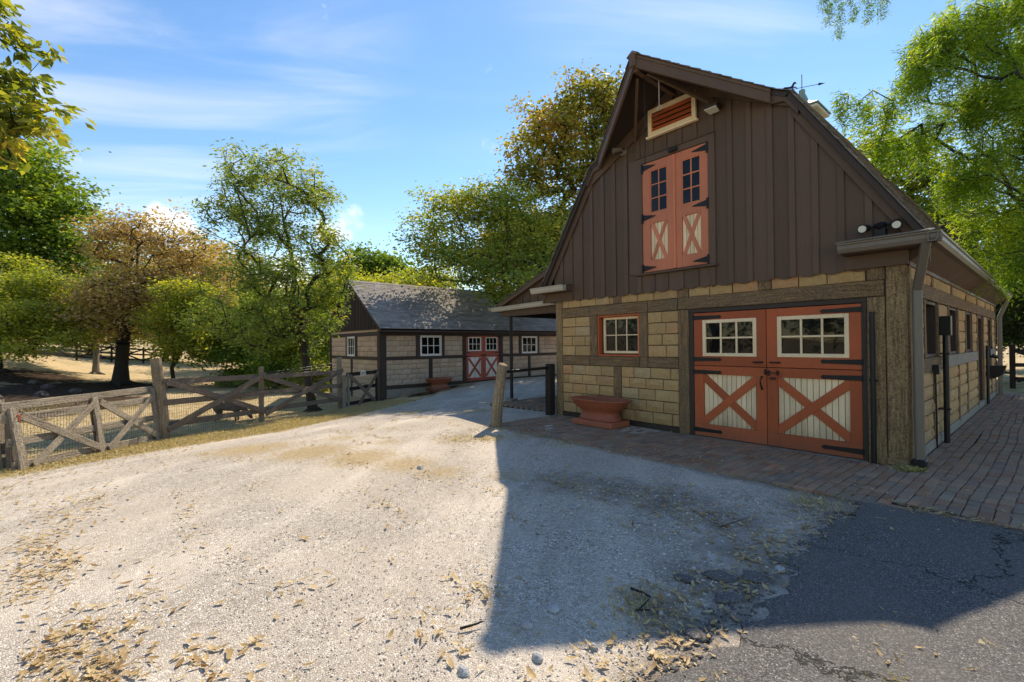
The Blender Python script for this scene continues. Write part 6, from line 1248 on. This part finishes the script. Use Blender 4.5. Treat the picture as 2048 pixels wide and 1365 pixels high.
for i, (u, v, r_, h, lab) in enumerate([(1108, 1218, .055, .02, 'flat bluish stone lying in the shaded gravel'), (1054, 1254, .035, .025, 'small pale stone near the shadow corner'), (1322, 1230, .022, .022, 'round whitish pebble near the broken asphalt'), (1075, 1318, .040, .03, 'pale rounded stone in sunlight below the shadow edge'), (1187, 1297, .030, .022, 'pinkish pale stone just below the shadow edge'), (927, 1345, .040, .028, 'grey stone at the bottom edge beside curled leaves'), (1560, 1140, .05, .02, 'pale stone wedged against the broken asphalt edge'), (1148, 1016, .05, .025, 'flat grey stone among leaf litter in the shade'), (1425, 1115, .05, .015, 'flat blue-grey stone flush with the gravel'), (840, 937, .05, .04, 'lone stone on the sunlit gravel strip')]):
    stone(*gpx(u, v), r_, h, i, lab)
for i, (pts_, r_, lab) in enumerate([([(1262, 1183), (1285, 1192), (1302, 1203)], .009, 'dark broken stick in the shaded gravel'), ([(1275, 1228), (1290, 1215), (1300, 1205)], .006, 'thin twig angled below the dark stick'), ([(1272, 1226), (1300, 1228)], .006, 'short twig lying across the shaded gravel'), ([(920, 1264), (950, 1257), (966, 1252)], .008, 'brown stick at the corner of the barn shadow'), ([(1530, 1105), (1555, 1120), (1578, 1136)], .006, 'pale stick near the broken asphalt edge'), ([(1440, 1058), (1480, 1046), (1500, 1040)], .004, 'long thin twig on gravel below the brick walk')]):
    m = MB(); m.tube([Vector((*gpx(u, v), .028 + .004 * k)) for k, (u, v) in enumerate(pts_)], [r_, r_ * .8, r_ * .5][:len(pts_)], 6); tag(m.build('stick', M_BARK if i != 4 else M_POSTL), lab, 'stick')
# stones in the dark soil bed
for i, (x, y, s_) in enumerate([(-25.5, -9.2, .45), (-27.8, -10.4, .5), (-23.6, -9.9, .35), (-29.5, -9.4, .4), (-31.5, -10.5, .45), (-22.0, -8.8, .3), (-26.8, -11.6, .4), (-33.5, -11.2, .45)]):
    stone(x, y, s_ * .7, s_ * .45, 30 + i, ['flat rock in the dark soil nearest the gate', 'broad dark rock in the middle of the soil bed', 'low rock at the near end of the soil bed', 'rock beside the dark tree roots', 'rock further up the soil bed', 'small rock close to the fence side', 'rock on the left of the soil bed', 'farthest rock in the soil bed'][i])
# a bird high over the pasture
m = MB(); c = WP(222, 305, 25); m.tube([c + Vector((-.09, -.06, .01)), c, c + Vector((.07, .05, -.01))], [.008, .03, .01], 6)
for s_ in (1, -1): m.prism([tuple(c + Vector((.02, .02, .01))), tuple(c + Vector((-.03, -.02, .01))), tuple(c + Vector((-.06 + .05 * s_, -.02 - .1 * s_, .05)))], (0, 0, .004))
tag(m.build('bird', M_DBROWN), 'tiny dark bird flying over the left pasture', 'bird')
